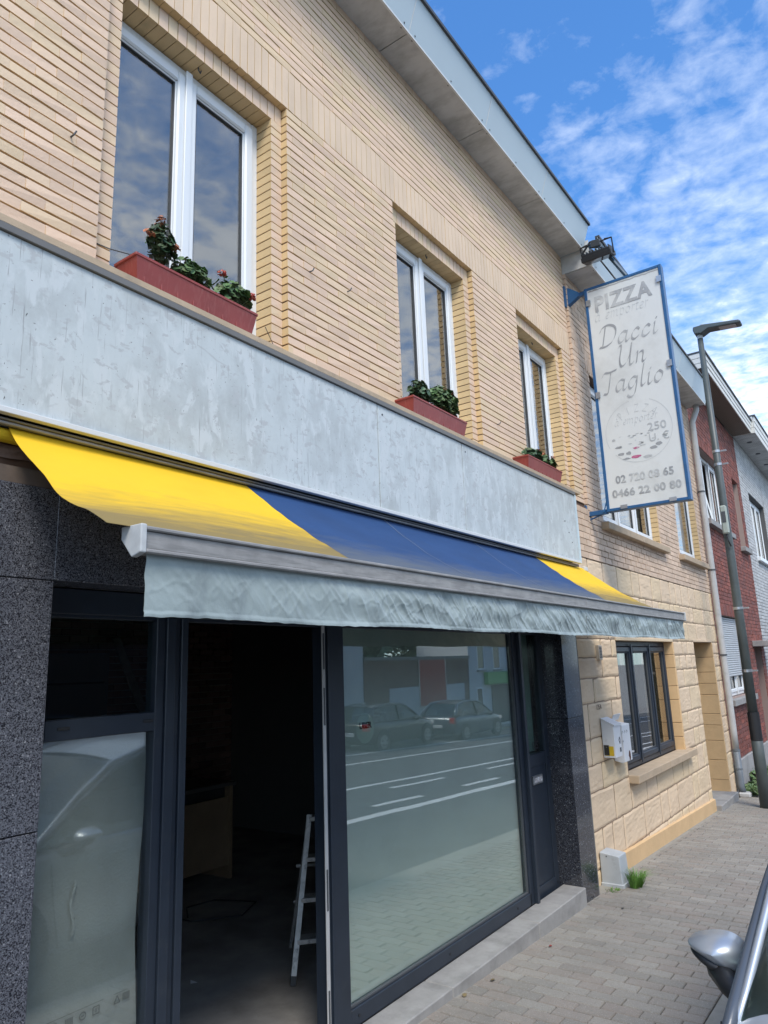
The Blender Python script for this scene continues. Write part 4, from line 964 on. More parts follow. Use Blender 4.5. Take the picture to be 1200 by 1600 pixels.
# ================================================================ floodlight above the sign
fd = empty('floodlight', (7.52, -.45, 6.2), 'black rectangular floodlight aimed down at the projecting sign', 'floodlight')
Mh = Matrix.Translation((7.40, -.47, 6.195)) @ Matrix.Rotation(math.radians(-18), 4, 'Y')
q = MB(); q.box(-.10, .10, -.17, .17, -.018, .035, M=Mh); q.box(-.085, .085, -.155, .155, .035, .065, M=Mh)
for i in range(9): q.box(-.08, .08, -.15 + i * .036, -.142 + i * .036, .065, .095, M=Mh)
bevel(q.build('lamp_housing', m_black, fd), .004)
q = MB(); q.box(-.085, .085, -.15, .15, -.022, -.017, M=Mh); q.build('front_glass', mat('lamp_glass', (.05, .05, .055), .1), fd)
q = MB()
for s in (-1, 1): q.tube([Mh @ Vector((0, s * .175, 0)), Mh @ Vector((0, s * .18, .17)), Mh @ Vector((0, s * .1, .18))], .008, 6)
q.tube([Mh @ Vector((0, -.18, .17)), Mh @ Vector((0, .18, .17))], .008, 6); q.build('yoke', m_black, fd)
q = MB(); q.box(-.03, .04, -.05, .05, .13, .20, M=Mh); q.tube([Mh @ Vector((0, .02, .2)), Mh @ Vector((.08, .08, .22)), (7.5, -.25, 6.36)], .012, 7); q.build('clamp', m_gasket, fd)
q = MB(); q.tube([(7.52, -.72, 5.93), (7.52, -.47, 6.40), (7.52, -.30, 6.46)], .022, 8); q.build('support_tube', mat('blue_grey_tube', (.04, .085, .13), .45), fd)
q = MB(); q.tube([(7.56, -.60, 5.93), (7.56, -.36, 6.42)], .010, 6); q.build('cable', m_black, fd)
# ================================================================ neighbouring painted house
NY = -0.03
nh = empty('painted_house', (10.4, 0, zg(10.4)), 'peach painted neighbouring house with rock faced stone below and brick above', 'house')
n_ops = [(8.0, 10.40, 3.28, 5.10), (11.50, 12.95, 3.28, 5.10)]
g_ops = [(8.0, 10.40, .52, 1.955), (11.66, 12.90, -.9, 1.965)]
HX0, HX1 = 7.505, 13.42
q = MB(); slab(q, HX0 + .012, HX1, -.8, 6.6, n_ops + g_ops, NY + .014, NY + .25); slab(q, 6.57, HX0 + .011, -.8, 3.38, [], NY + .014, 0.01); q.build('wall', m_joint, nh)
q = MB(); slab(q, HX0, HX1, -.8, 6.6, n_ops + g_ops, NY + .252, NY + .45); q.build('inner_wall', m_stoneY, nh)
place = coursing(6.56, HX0, 2.80, 3.36, [], NY, ch=.07, bl=.20, gapz=.008, gapx=.007, dep=.04) + coursing(HX0, HX1, 2.80, 6.22, n_ops, NY, ch=.0684, bl=.21, gapz=.009, gapx=.006, dep=.08)
place_boxes(place, 'brick', 'nbrick', [m_oldbrick], nh, 290, .05, stuffname='brickwork')
# rock faced stones below: courses of uneven height
m_stoneX = [m_stone, mat('shallow_joint', (.27, .18, .115), .9)]
def rock(x0, x1, z0a, z1, y, dep, mats, parent, name='stone', seed=0, rough=.012):
    nx = max(4, int((x1 - x0) / .03)); nz = max(3, int((z1 - z0a) / .022))
    def fn(u, v):
        x = x0 + (x1 - x0) * u; z = z0a + (z1 - z0a) * v
        e = min(u, 1 - u) * (x1 - x0); f = min(v, 1 - v) * (z1 - z0a); k = min(1, min(e, f) / .012)
        return (x + (0 if 0 < u < 1 else 0), y + .012 - k * (.008 + .005 * noise.noise((x * 3, seed * 3.1, z * 9)) + .0035 * noise.noise((x * 10 + z * 4, 2 + seed, z * 38))), z + .004 * noise.noise((x * 9, 7, z * 3)) * (1 if 0 < u < 1 else .3))
    q = MB(); q.grid(fn, nx, nz)
    q.box(x0 + .002, x1 - .002, y + .0105, y + dep, z0a + .002, z1 - .002, ms=[1] * 6)
    o = q.build(name, mats, parent, fix=False); return o
R5 = random.Random(11)
zc = -.30; hs = []
base_top = -.12
courses = []
for za_, zb2 in ((-.47, .52), (.52, 1.96), (1.96, 2.80)):
    z = za_
    while z < zb2 - .01:
        h = R5.choice((.20, .24, .28, .33))
        if zb2 - (z + h) < .16: h = zb2 - z
        courses.append((z, z + h)); z += h
cnt = 0
for z0_, z1_ in courses:
    x = 6.565; zm = (z0_ + z1_) / 2
    while x < HX1 - .01:
        wd = R5.uniform(.28, .95) if z0_ < 2.0 else R5.uniform(.2, .6)
        x2 = min(x + wd, HX1)
        if HX1 - x2 < .12: x2 = HX1
        segs = [(x, x2)]
        for o in g_ops:
            if o[2] < zm < o[3]:
                ns = []
                for a, b in segs:
                    if b <= o[0] or a >= o[1]: ns.append((a, b))
                    else:
                        if a < o[0]: ns.append((a, o[0]))
                        if b > o[1]: ns.append((o[1], b))
                segs = ns
        for a, b in segs:
            if b - a > .03: rock(a + .0018, b - .0018, z0_ + .0022, z1_ - .0022, NY, .04, m_stoneX, nh, seed=cnt); cnt += 1
        if wd > .5 and R5.random() < .35 and z1_ - z0_ > .2: pass
        x = x2
# ochre plinth board following the street
q = MB()
for i in range(17):
    a = 7.05 + i * .30; b = a + .30
    if b > 11.67: b = 11.66
    q.v_ = 0
    bb_ = len(q.v); y = NY - .022
    q.v += [(a, y, zg(a) - .1), (b, y, zg(b) - .1), (b, y, zg(b) + .155), (a, y, zg(a) + .155), (a, NY + .01, zg(a) + .165), (b, NY + .01, zg(b) + .165)]
    q.f += [(bb_, bb_+1, bb_+2, bb_+3), (bb_+3, bb_+2, bb_+5, bb_+4)]; q.a += [0, 0]; q.m += [0, 0]
    if b >= 11.66: break
q.build('plinth', m_plinth, nh, fix=False)
# quoins in the window and door reveals
for (a, b, c, d) in g_ops:
    z = c if c > 0 else -.50; k = 0
    while z < d - .02:
        h = R5.choice((.18, .24, .3)); z2 = min(z + h, d)
        for s, xx in ((0, b), (1, a)):
            if s == 0: q = MB(); q.rbox(b - .012, b + .05, NY + .002, NY + (.34 if c < 0 else .125), z + .003, z2 - .003, .004); q.build('quoin', m_stoneY, nh)
        z = z2
    q = MB(); q.rbox(a - .02, b + .02, NY + .0, NY + .3, d - .004, d + .03, .003); q.build('lintel', m_stone, nh)
casement(nh, 8.0, 10.388, .535, 1.95, NY + .12, m_alu, 3, ft=.06, st=.065, mull=None)
room(nh, 8.0, 10.4, .5, 2.0, NY + .46, 1.0, (9.2, 10.3))
q = MB(); q.rbox(7.97, 9.22, NY - .10, NY + .11, .452, .535, .006); q.build('window_sill', m_sill, nh); q = MB(); q.rbox(9.226, 10.62, NY - .10, NY + .11, .452, .535, .006); q.build('window_sill', m_sill, nh)
for (a, b, c, d), n_ in zip(n_ops, (3, 1)):
    casement(nh, a + .01, b - .01, 3.29, 5.08, NY + .10, m_pvc, n_, ft=.06, st=.065)
    room(nh, a, b, 3.28, 5.1, NY + .46, 1.0, (a + .2, b - .2))
    for k in range(2):
        m_ = (a + b) / 2; x0_, x1_ = ((a - .10, m_ - .003), (m_ + .003, b + .16))[k]
        q = MB(); q.rbox(x0_, x1_, NY - .085, NY + .10, 3.19, 3.275, .006); q.build('window_sill', m_sill, nh)
    for j in range(26):
        z = 3.29 + j * .0684
        if z + .068 > 5.10: break
        q = MB(); q.rbox(b - .010, b + .05, NY + .003, NY + .105, z + .003, z + .064, .002); q.build('reveal_brick', m_brickS, nh)
    place_boxes([(s[0], s[1], NY - .001, NY + .25, 5.104, 5.38) for s in soldiers(a - .1, b + .1, 5.1, 5.38, 0, 0, .066)], 'soldier_brick', 'nsold', [m_oldbrick], nh, 60, .03)
q = MB(); q.rbox(11.72, 12.84, NY + .36, NY + .42, -.42, 1.95, .004); dr = q.build('front_door', m_alu, nh); q = MB(); q.rbox(11.85, 12.7, NY + .345, NY + .36, .2, 1.7, .004); q.build('door_panel', m_alu, dr)
q = MB(); q.rbox(11.66, 12.92, NY - .10, NY + .45, zg(12.3) - .1, zg(12.3) + .10, .008); q.build('door_step', m_concrete, nh)
casing(nh, [7.52, 9.5, 11.45, 13.40], 6.20, -.35, 6.52, -.45, m_zinc, m_soffit, screws=True)
q = MB(); q.box(HX0, HX1, .3, 8, 6.55, 6.62); q.build('roof', m_cap, nh)
q = MB(); q.box(7.505, 7.515, -.34, .01, 6.21, 6.53); q.build('gutter_end', m_soffit, nh)
for c_ in (zg(0),):
    q = MB(); q.tube([(13.33, -.20, 6.22), (13.34, -.20, 6.12), (13.34, -.105, 5.90), (13.34, -.10, .55), (13.34, -.10, .20)], .052, 14); dp = q.build('downpipe', m_pipe, nh, smooth=True)
    q = MB(); q.tube([(13.34, -.10, .21), (13.34, -.10, -.36), (13.34, -.12, -.44)], .057, 14); q.build('lower_pipe', m_pipeD, dp, smooth=True)
    for z in (4.6, 3.2, 1.75, .21, -.08): q = MB(); q.tube([(13.34, -.10, z - .012), (13.34, -.10, z + .012)], .062, 14); q.build('pipe_collar', m_pipeD if z < .3 else m_gasket, dp)
    q = MB(); q.rbox(13.26, 13.44, -.24, -.06, -.52, -.44, .02); q.build('drain_shoe', m_pipe, dp)
q = MB(); q.rbox(7.32, 7.42, NY - .028, NY + .01, 1.745, 1.895, .003); vt = q.build('wall_vent', mat('vent_cream', (.5, .45, .38), .6), nh)
for i in range(8): q = MB(); q.box(7.335, 7.405, NY - .031, NY - .027, 1.765 + i * .015, 1.773 + i * .015); q.build('vent_slot', m_gasket, vt)
text_mesh('135A', .07, mat('faded_number', (.14, .10, .07), .8, dirt=(.5, .38, .27), dirt_pos=(.5, .62), dirt_scale=30), Matrix.Translation((7.20, NY - .014, 1.285)) @ RX, 'house_number', nh)
q = MB(); q.tube([(6.575, NY - .02, -.28), (6.572, NY - .02, 1.2), (6.578, NY - .02, 2.7)], .006, 6); q.build('wall_cable', m_black, nh)
for z in (.1, .6, 1.1, 1.6, 2.1): q = MB(); q.obox((6.575, NY - .025, z), (.02, .012, .012)); q.build('cable_clip', m_black, nh)
m_jl = mat('hairline_joint', (.17, .11, .075), .9)

# mail boxes
m_mail = mat('white_enamel', (.68, .69, .70), .35, noise_amt=.04, noise_scale=8, dirt=(.45, .44, .42), dirt_pos=(.62, .8), dirt_scale=9)
mb1 = empty('mail_box', (7.33, NY, .79), 'white metal mail box with a black and yellow sticker on its side', 'mail box', 'mail boxes by the ground floor window')
x0, x1 = 7.235, 7.44; yb = NY - .004; yf = NY - .125
q = MB(); q.prism([(yb, .80), (yb, 1.165), (yf, 1.105), (yf, .80)], x0, x1); bevel(q.build('box_body', m_mail, mb1), .004)
q = MB(); q.prism([(yb, 1.168), (yb, 1.176), (yf - .012, 1.114), (yf - .012, 1.100), (yf - .004, 1.104)], x0 - .004, x1 + .004); q.build('lid', m_mail, mb1)
q = MB(); q.box(x0 - .002, x0 + .001, yb - .105, yb - .015, .82, .91); q.build('yellow_sticker', mat('yellow_vinyl', (.62, .42, .02), .5), mb1)
q = MB(); q.box(x0 - .004, x0 - .001, yb - .060, yb - .010, .825, .92); q.build('black_sticker', mat('black_vinyl', (.02, .02, .02), .5, dirt=(.5, .5, .5), dirt_pos=(.62, .66), dirt_scale=40), mb1)
q = MB(); q.tube([(7.36, yf - .001, .955), (7.385, yf - .003, .985), (7.40, yf - .001, .96), (7.385, yf - .003, .925), (7.37, yf - .001, .95)], .004, 5); q.box(7.375, 7.415, yf - .002, yf, .845, .885); q.build('scribble', m_gasket, mb1)
mb2 = empty('mail_box', (7.60, NY, .72), 'chipped white mail box with its lid standing open and a rust patch', 'mail box', 'mail boxes by the ground floor window')
x0, x1 = 7.535, 7.78; yf = NY - .112
q = MB(); q.prism([(yb, .735), (yb, 1.10), (yf, 1.085), (yf, .725), (yf + .03, .715)], x0, x1); bevel(q.build('box_body', m_mail, mb2), .004)
q = MB(); q.box(x0 + .01, x1 - .01, -.07, .0, -.003, .003, M=Matrix.Translation((0, yb, 1.125)) @ Matrix.Rotation(math.radians(-62), 4, 'X')); q.build('lid', m_mail, mb2)
q = MB(); q.poly([(7.70 + .03 * math.cos(t * PI / 6) * (1 + .3 * math.sin(t * 2.5)), yf - .001, .775 + .05 * math.sin(t * PI / 6) * (1 + .2 * math.cos(t * 3))) for t in range(12)]); q.build('rust_patch', mat('rust', (.09, .035, .02), .9), mb2)
q = MB(); q.tube([(7.53, yf + .001, .93), (7.53, yf - .006, .93)], .008, 8); q.build('lock', m_steel, mb2)
for i, (a, b) in enumerate(((7.52, .045), (7.60, .03), (7.66, .04))): 
    q = MB(); q.tube([(a, yf - .001, 1.0), (a + .01, yf - .002, 1.03), (a + b, yf - .001, 1.01)], .002, 4); q.build('scratch', mat('scratch%d' % i, (.3, .32, .33), .7), mb2)

# utility box and grass tuft
ub = empty('utility_box', (6.93, -.15, zg(6.9)), 'pale grey utility cabinet leaning by the granite pillar', 'utility box')
zb = zg(6.9)
q = MB(); q.prism([(NY - .005, zb - .05), (NY - .005, zb + .285), (NY - .185, zb + .262), (NY - .20, zb + .0), (NY - .20, zb - .05)], 6.86, 7.06)
m_cab = mat('pale_grey_cabinet', (.40, .43, .45), .5, noise_amt=.06, noise_scale=8, dirt=(.25, .26, .26), dirt_pos=(.6, .8), dirt_scale=9)
bevel(q.build('cabinet', m_cab, ub), .008, 3)
q = MB(); q.rbox(6.85, 7.07, NY - .21, NY - .0, zb - .04, zb + .03, .006); q.build('base_flange', m_cab, ub)
q = MB(); q.tube([(6.86 - .001, -.10, zb + .255), (6.86 - .004, -.10, zb + .255)], .006, 6); q.build('screw', m_gasket, ub)
def grass(cx_, cy_, n, r, h, label, cat='grass', seed=1, stuff=True, z=None):
    R = random.Random(seed); g = MB()
    for i in range(n):
        t = R.uniform(0, 2*PI); rr = r * math.sqrt(R.random()) * .7; bx_, by_ = cx_ + math.cos(t) * rr, cy_ + math.sin(t) * rr * .8
        hh = h * R.uniform(.5, 1.15); lean = Vector((math.cos(t) * R.uniform(.1, .9), math.sin(t) * R.uniform(.1, .9) - .15, 0)) * hh
        w_ = R.uniform(.0018, .004); a = R.random(); zz = (zg(bx_) if z is None else z) - .005
        side = Vector((-math.sin(t + .6), math.cos(t + .6), 0)) * w_
        p0 = Vector((bx_, by_, zz)); p1 = p0 + lean * .35 + Vector((0, 0, hh * .6)); p2 = p0 + lean * 1.0 + Vector((0, 0, hh * .9 - lean.length * .25))
        g.poly([p0 - side, p0 + side, p1 + side * .8, p1 - side * .8], a); g.poly([p1 - side * .8, p1 + side * .8, p2], a)
    return tag(g.build('grass_tuft', m_grass, None, fix=False), label, cat, kind=None)
grass(6.96, -.31, 240, .085, .19, 'bright green tuft of grass growing at the foot of the grey utility cabinet', seed=3)
grass(6.74, -.17, 60, .10, .03, 'small sprouts in the paving joint beside the granite pillar', seed=4)

def weeds(cx_, cy_, rx, ry, n, h, label, seed):
    lf = MB(); st = MB(); R = random.Random(seed)
    for k in range(14):
        c = (cx_ + R.uniform(-1, 1) * rx, cy_ + R.uniform(-1, 1) * ry, zg(cx_) + h * R.uniform(.3, .7))
        leaf_cluster(lf, st, c, (rx * .4, ry * .5, h * .5), n // 14, .032, up=.4, seed=seed * 7 + k)
    root = empty('weed_patch', (cx_, cy_, zg(cx_)), label, 'weeds'); tag(lf.build('foliage', m_grass2, root, fix=False), kind='stuff'); st.build('stem', m_stem, root, fix=False)
m_grass2 = mat('weed_leaf', (.08, .14, .045), .6, var=.35, hue=(.14, .19, .07))
weeds(13.9, -.30, .45, .16, 900, .17, 'patch of low weeds around the foot of the downpipe', 5)
weeds(14.7, -.24, .6, .18, 1000, .30, 'taller weeds against the concrete plinth of the red brick house', 9)
weeds(14.0, -.66, .75, .10, 800, .08, 'strip of low weeds at the edge of the paving before the lamp post', 12)
q = MB(); q.grid(lambda u, v: (13.36 + 6.0 * u, -.60 + .6 * v, zg(13.36 + 6 * u) + .004 + .012 * noise.noise((u * 20, v * 5, 0))), 40, 6); tag(q.build('rough_ground', m_kerb), kind='structure')

# ================================================================ red brick house
rh = empty('red_brick_house', (15.9, 0, zg(15.9)), 'red brick house with white fascia, tilted upper window and lowered grey shutter', 'house')
RX0, RX1 = 13.45, 18.55; r_ops = [(13.98, 16.25, 4.22, 5.68), (17.45, 18.20, 4.10, 5.72), (13.92, 16.15, .98, 2.46), (17.25, 18.15, -1.0, 1.95)]
q = MB(); slab(q, RX0, RX1, -1.2, 6.92, r_ops, .012, .35); q.build('wall', m_redj, rh)
rb_ = coursing(RX0, RX1, -.02, 6.90, r_ops, 0, ch=.0752, bl=.20, gapz=.010, gapx=.009, dep=.10)
place_boxes(rb_, 'brick', 'rbrick', [m_red], rh, 290, .05, stuffname='brickwork')
q = MB(); q.rbox(RX0, 17.25, -.030, .011, -1.2, -.03, .006); q.build('concrete_plinth', mat('plinth_cement', (.33, .32, .31), .85, noise_amt=.12, noise_scale=4, dirt=(.2, .2, .19), dirt_pos=(.5, .8), dirt_scale=3), rh)
for (a, b, c, d) in r_ops[:3]:
    q = MB(); q.rbox(a - .07, b + .07, -.10, .14, c - .11, c - .004, .006); q.build('window_sill', m_concrete, rh)
for (a, b, c, d) in r_ops:
    place_boxes([(s[0], s[1], -.002, .12, d + .003, d + .21) for s in soldiers(a, b, 0, 0, 0, 0, .07)], 'soldier_brick', 'rsold', [m_red], rh, 40, .03)
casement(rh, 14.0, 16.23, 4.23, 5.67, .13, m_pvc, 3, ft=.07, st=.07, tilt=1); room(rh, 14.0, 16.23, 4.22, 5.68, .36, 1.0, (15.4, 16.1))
casement(rh, 17.46, 18.19, 4.11, 5.71, .13, m_pvc, 1, ft=.07, st=.07); room(rh, 17.46, 18.19, 4.1, 5.7, .36, 1.0)
casement(rh, 13.93, 16.14, .99, 2.45, .13, m_pvc, 3, ft=.06, st=.06); room(rh, 13.93, 16.14, .98, 2.46, .36, 1.0)
m_shut = mat('grey_shutter', (.47, .49, .50), .5)
sh = MB(); sh.rbox(13.93, 13.975, .06, .11, .99, 2.45, .003); sh.rbox(16.095, 16.14, .06, .11, .99, 2.45, .003); shr = sh.build('roller_shutter', m_pvc, rh)
for i in range(27):
    z = 1.35 + i * .0405; q = MB(); q.prism([(.075, z), (.066, z + .012), (.066, z + .030), (.075, z + .0385), (.085, z + .0385), (.085, z)], 13.977, 16.093); q.build('slat', m_shut, shr)
q = MB(); q.rbox(17.26, 18.14, .16, .22, -.8, 1.94, .004); q.build('front_door', m_red if False else mat('dark_red_door', (.10, .03, .03), .5), rh)
q = MB(); q.rbox(17.05, 18.5, -.32, .0, 1.90, 2.02, .008); q.build('door_canopy', m_concrete, rh)
m_wf = mat('white_fascia', (.66, .65, .60), .5, noise_amt=.05, noise_scale=4); m_bs = mat('brown_soffit', (.20, .165, .125), .7, noise_amt=.06)
def eaves(root, x0, x1, zb, yf_, h, soff, gap=.0):
    for i in range(12):
        a = yf_ + .02 + (0 - yf_ - .02) * i / 12; b = yf_ + .02 + (0 - yf_ - .02) * (i + 1) / 12
        q = MB(); q.box(x0 + .01, x1 - .01, a + .002, b - .002, zb + .01, zb + .025); q.build('soffit_board', soff, root)
    for i in range(3):
        q = MB(); q.rbox(x0, x1, yf_ - .012 * i, yf_ + .02, zb + h * i / 3 + .002, zb + h * (i + 1) / 3 - .002, .004); q.build('fascia_board', m_wf, root)
        q = MB(); q.rbox(x0 - .014 - .004 * i, x0 - .001, yf_ + .02, .3, zb + h * i / 3 + .002, zb + h * (i + 1) / 3 - .002, .004); q.build('end_board', m_wf, root)
    q = MB(); q.box(x0 - .03, x1, yf_ - .05, .32, zb + h, zb + h + .03); q.build('roof_edge', m_cap, root)
eaves(rh, 13.47, 18.5, 6.93, -.42, .30, m_bs)
q = MB(); q.box(RX0, RX1, .32, 8, 7.1, 7.25); q.build('roof', m_cap, rh)
# ================================================================ whitewashed brick house
wh = empty('white_brick_house', (23, 0, zg(23)), 'whitewashed brick house with a grey soffit, the last one in view', 'house')
w_ops = [(19.7, 22.2, 4.1, 5.75), (24.0, 25.6, 4.1, 5.75), (19.7, 22.2, .9, 2.5)]
q = MB(); slab(q, 18.56, 28, -1.5, 6.95, w_ops, .012, .35); q.build('wall', m_greyj, wh)
gb_ = coursing(18.56, 28, -.9, 6.94, w_ops, 0, ch=.0784, bl=.21, gapz=.012, gapx=.008, dep=.10)
place_boxes(gb_, 'brick', 'gbrick', [m_grey], wh, 200, .05, stuffname='brickwork')
for (a, b, c, d) in w_ops: casement(wh, a + .01, b - .01, c + .01, d - .01, .13, m_pvc, 3, ft=.07, st=.07); room(wh, a, b, c, d, .36, 1.0); q = MB(); q.rbox(a - .07, b + .07, -.08, .14, c - .1, c - .004, .006); q.build('window_sill', m_pvc, wh)
eaves(wh, 18.52, 28, 6.93, -.50, .42, m_soffit)
for x in (19.3, 20.6, 22.0): q = MB(); q.tube([(x, -.25, 6.925), (x, -.25, 6.938)], .06, 12); q.build('soffit_vent', m_gasket, wh)
q = MB(); q.box(18.56, 28, .32, 8, 7.2, 7.35); q.build('roof', m_cap, wh)

# ================================================================ street lamp
lp = empty('street_lamp', (12.3, -.60, zg(12.3)), 'tall dark grey street lamp on the pavement before the red brick house', 'street lamp')
lx, ly = 12.3, -.60; zb = zg(12.3)
q = MB(); q.tube([(lx, ly, zb - .05), (lx, ly, zb + 1.35)], [.082, .082], 20); q.build('base_section', m_lampg, lp, smooth=True)
q = MB(); q.tube([(lx, ly, zb + 1.35), (lx, ly, zb + 2.9), (lx, ly, 4.0), (lx, ly, 7.0)], [.072, .067, .060, .045], 20); q.build('pole', m_lampg, lp, smooth=True)
q = MB(); q.tube([(lx, ly, zb + .95), (lx, ly, zb + 1.36)], .0845, 20); q.build('dark_sleeve', m_black, lp)
q = MB(); q.tube([(lx, ly, 7.0), (lx, ly, 7.12)], .045, 14); q.build('neck_collar', m_pipe, lp)
for z in (4.78, 2.45, 1.5, 5.0): q = MB(); q.tube([(lx, ly, z - .02), (lx, ly, z + .02)], .076 if z < 3 else .062, 16); q.box(lx - .01, lx + .02, ly - .15, ly - .07, z - .012, z + .012); q.build('pole_clamp', m_steel, lp)
q = MB(); q.rbox(lx - .14, lx - .07, ly - .05, ly + .05, 3.62, 4.08, .02); bx_ = q.build('control_box', mat('pale_green_box', (.36, .40, .35), .5), lp)
q = MB(); q.rbox(lx - .146, lx - .139, ly - .03, ly + .03, 3.80, 3.98, .003); q.build('box_door', m_gasket, bx_)
q = MB(); q.tube([(lx - .10, ly, 3.62), (lx - .12, ly - .02, 3.5), (lx - .085, ly - .04, 3.42)], .012, 6); q.build('cable', m_black, bx_)
Ml = Matrix.Translation((lx, ly, 7.16)) @ Matrix.Rotation(math.radians(8), 4, 'X')
q = MB(); q.prism([(.08, -.03), (.08, .03), (-.10, .055), (-.62, .045), (-.66, .02), (-.64, -.012), (-.16, -.03), (-.06, -.10), (.05, -.10)], -.11, .11); q.v = [tuple(Ml @ Vector(v)) for v in q.v]; bevel(q.build('lamp_head', m_lampg, lp), .02, 3)
q = MB(); q.box(-.075, .075, -.58, -.30, -.024, -.016, M=Ml); q.build('lens', mat('lamp_lens', (.42, .43, .42), .15), lp)
q = MB(); q.tube([Ml @ Vector((0, -.05, .05)), Ml @ Vector((0, -.05, .085))], .04, 12); q.build('sensor_cap', m_pipe, lp)

# ================================================================ cars
m_paintS = mat('silver_paint', (.46, .49, .52), .36, metal=.6, spec=.5, coat=.35)
m_frameD = mat('paint_dark_reflection', (.07, .082, .10), .35, coat=.2)  # door frame: dark reflection of the car paint put into the colour
m_tyre = mat('tyre_rubber', (.02, .02, .02), .8); m_rim = mat('alloy_rim', (.35, .36, .37), .3, metal=.8)
m_carglass = glass('car_glass', 0.06, (.30, .36, .34), (1, 1, 1)); m_carin = mat('car_interior', (.03, .03, .033), .8)
m_tail = mat('tail_light', (.35, .01, .01), .2); m_head = mat('head_light', (.6, .62, .65), .1); m_plate2 = mat('number_plate', (.62, .60, .56), .5)
def car(loc, rz, paint, label, group, detail=True):
    root = empty('parked_car', loc, label, 'car', group, rz)
    W0 = Matrix.Translation(loc) @ Matrix.Rotation(rz, 4, 'Z')
    def B(mb, name, m, par=root, smooth=False, sub=0, **k):
        mb.v = [tuple(W0 @ Vector(v)) for v in mb.v]; o = mb.build(name, m, par, smooth=smooth, **k)
        if sub: s = o.modifiers.new('sub', 'SUBSURF'); s.levels = s.render_levels = sub
        return o
    # lower body loft
    st = [(-2.06, .50, .62, .62), (-2.02, .30, .86, .76), (-1.90, .25, .95, .84), (-1.55, .22, .96, .875), (-.9, .20, .93, .885), (0, .20, .92, .885), (.75, .20, .915, .88), (.95, .21, .91, .875), (1.35, .22, .86, .86), (1.72, .24, .78, .82), (1.95, .28, .68, .74), (2.05, .36, .56, .60)]
    rings = []; b = MB()
    for x, zl, zt, hw in st:
        mid = (zl + zt) / 2; crown = .05 if x > .8 else .0
        pts = [(0, zt + crown), (hw * .45, zt + crown * .9), (hw * .80, zt + crown * .3), (hw * .955, zt - .035), (hw, zt - .13), (hw * 1.005, mid), (hw * .985, zl + .08), (hw * .93, zl), (0, zl)]
        rings.append([(x, y, z) for y, z in pts] + [(x, -y, z) for y, z in pts[-2:0:-1]])
    n_ = len(rings[0]); 
    for r in rings: b.v += r
    for i in range(len(rings) - 1):
        for j in range(n_): b.f.append((i*n_+j, i*n_+(j+1) % n_, (i+1)*n_+(j+1) % n_, (i+1)*n_+j)); b.a.append(0); b.m.append(0)
    b.f.append(tuple(range(n_))[::-1]); b.f.append(tuple((len(rings)-1)*n_ + j for j in range(n_))); b.a += [0, 0]; b.m += [0, 0]
    B(b, 'body', paint, smooth=True, sub=2)
    # greenhouse
    A0, A1 = (1.02, .775, .885), (.30, .615, 1.36); C0, C1 = (-1.80, .76, .93), (-1.45, .60, 1.37)
    roofpts = [(.30, 1.36), (.0, 1.425), (-.5, 1.45), (-1.0, 1.43), (-1.45, 1.37)]
    r = MB(); 
    def rf_(u, v):
        i = min(int(u * 4), 3); t = u * 4 - i; x = roofpts[i][0] * (1-t) + roofpts[i+1][0] * t; z = roofpts[i][1] * (1-t) + roofpts[i+1][1] * t; s = v * 2 - 1
        return (x, s * .615, z + .035 * (1 - s * s) - .005)
    r.grid(rf_, 16, 12); r.grid(lambda u, v: Vector(rf_(u, v)) - Vector((0, 0, .03)), 16, 12, flip=True); B(r, 'roof', paint, smooth=True)
    for s in (-1, 1):
        p = MB(); p.tube([(1.10, s * .80, .84), (.98, s * .775, .92), (.66, s * .705, 1.17), (.36, s * .635, 1.345), (.05, s * .618, 1.425), (-.5, s * .615, 1.447), (-1.0, s * .612, 1.43), (-1.45, s * .62, 1.37), (-1.70, s * .70, 1.15), (-1.86, s * .76, .93)], [.013, .014, .016, .020, .024, .030, .034, .05, .075, .09], 10)
        B(p, 'pillar', paint, smooth=True)
        p = MB(); p.tube([(1.22, s * .815, .82), (1.0, s * .805, .90), (.64, s * .738, 1.14), (.34, s * .676, 1.325), (.05, s * .655, 1.40), (-.5, s * .650, 1.425), (-1.0, s * .648, 1.405), (-1.42, s * .655, 1.34)], [.022, .021, .019, .018, .018, .018, .018, .018], 8)
        B(p, 'door_frame', m_frameD, smooth=True)
        p = MB(); p.tube([(-.25, s * .80, .90), (-.22, s * .63, 1.42)], .032, 8); B(p, 'door_pillar', m_black)
        g_ = MB(); g_.poly([(.96, s * .79, .90), (.33, s * .645, 1.33), (-.4, s * .628, 1.425), (-1.40, s * .635, 1.36), (-1.78, s * .765, .94)]); B(g_, 'side_window', m_carglass)
        t_ = MB(); t_.tube([(1.0, s * .815, .895), (.0, s * .845, .915), (-1.3, s * .835, .94), (-1.8, s * .78, .955)], .013, 6); B(t_, 'window_trim', m_black)
    g_ = MB(); g_.grid(lambda u, v: (1.06 - .74 * v + .06 * math.sin(PI * u), (u * 2 - 1) * (.80 * (1 - v) + .62 * v), .875 + .49 * v + .012 * math.sin(PI * u)), 12, 8); B(g_, 'windscreen', m_carglass, smooth=True)
    g_ = MB(); g_.grid(lambda u, v: (-1.90 + .43 * v - .04 * math.sin(PI * u), (u * 2 - 1) * (.74 * (1 - v) + .60 * v), .94 + .42 * v), 10, 6); B(g_, 'rear_window', m_carglass, smooth=True)
    i_ = MB(); i_.rbox(-1.7, .85, -.72, .72, .45, .80, .05); i_.rbox(.1, .35, -.62, -.12, .8, 1.15, .05); i_.rbox(.1, .35, .12, .62, .8, 1.15, .05); i_.rbox(-1.1, -.9, -.6, .6, .8, 1.12, .05); B(i_, 'interior', m_carin)
    d_ = MB(); d_.rbox(.55, 1.0, -.74, .74, .78, .86, .03); B(d_, 'dashboard', m_carin)
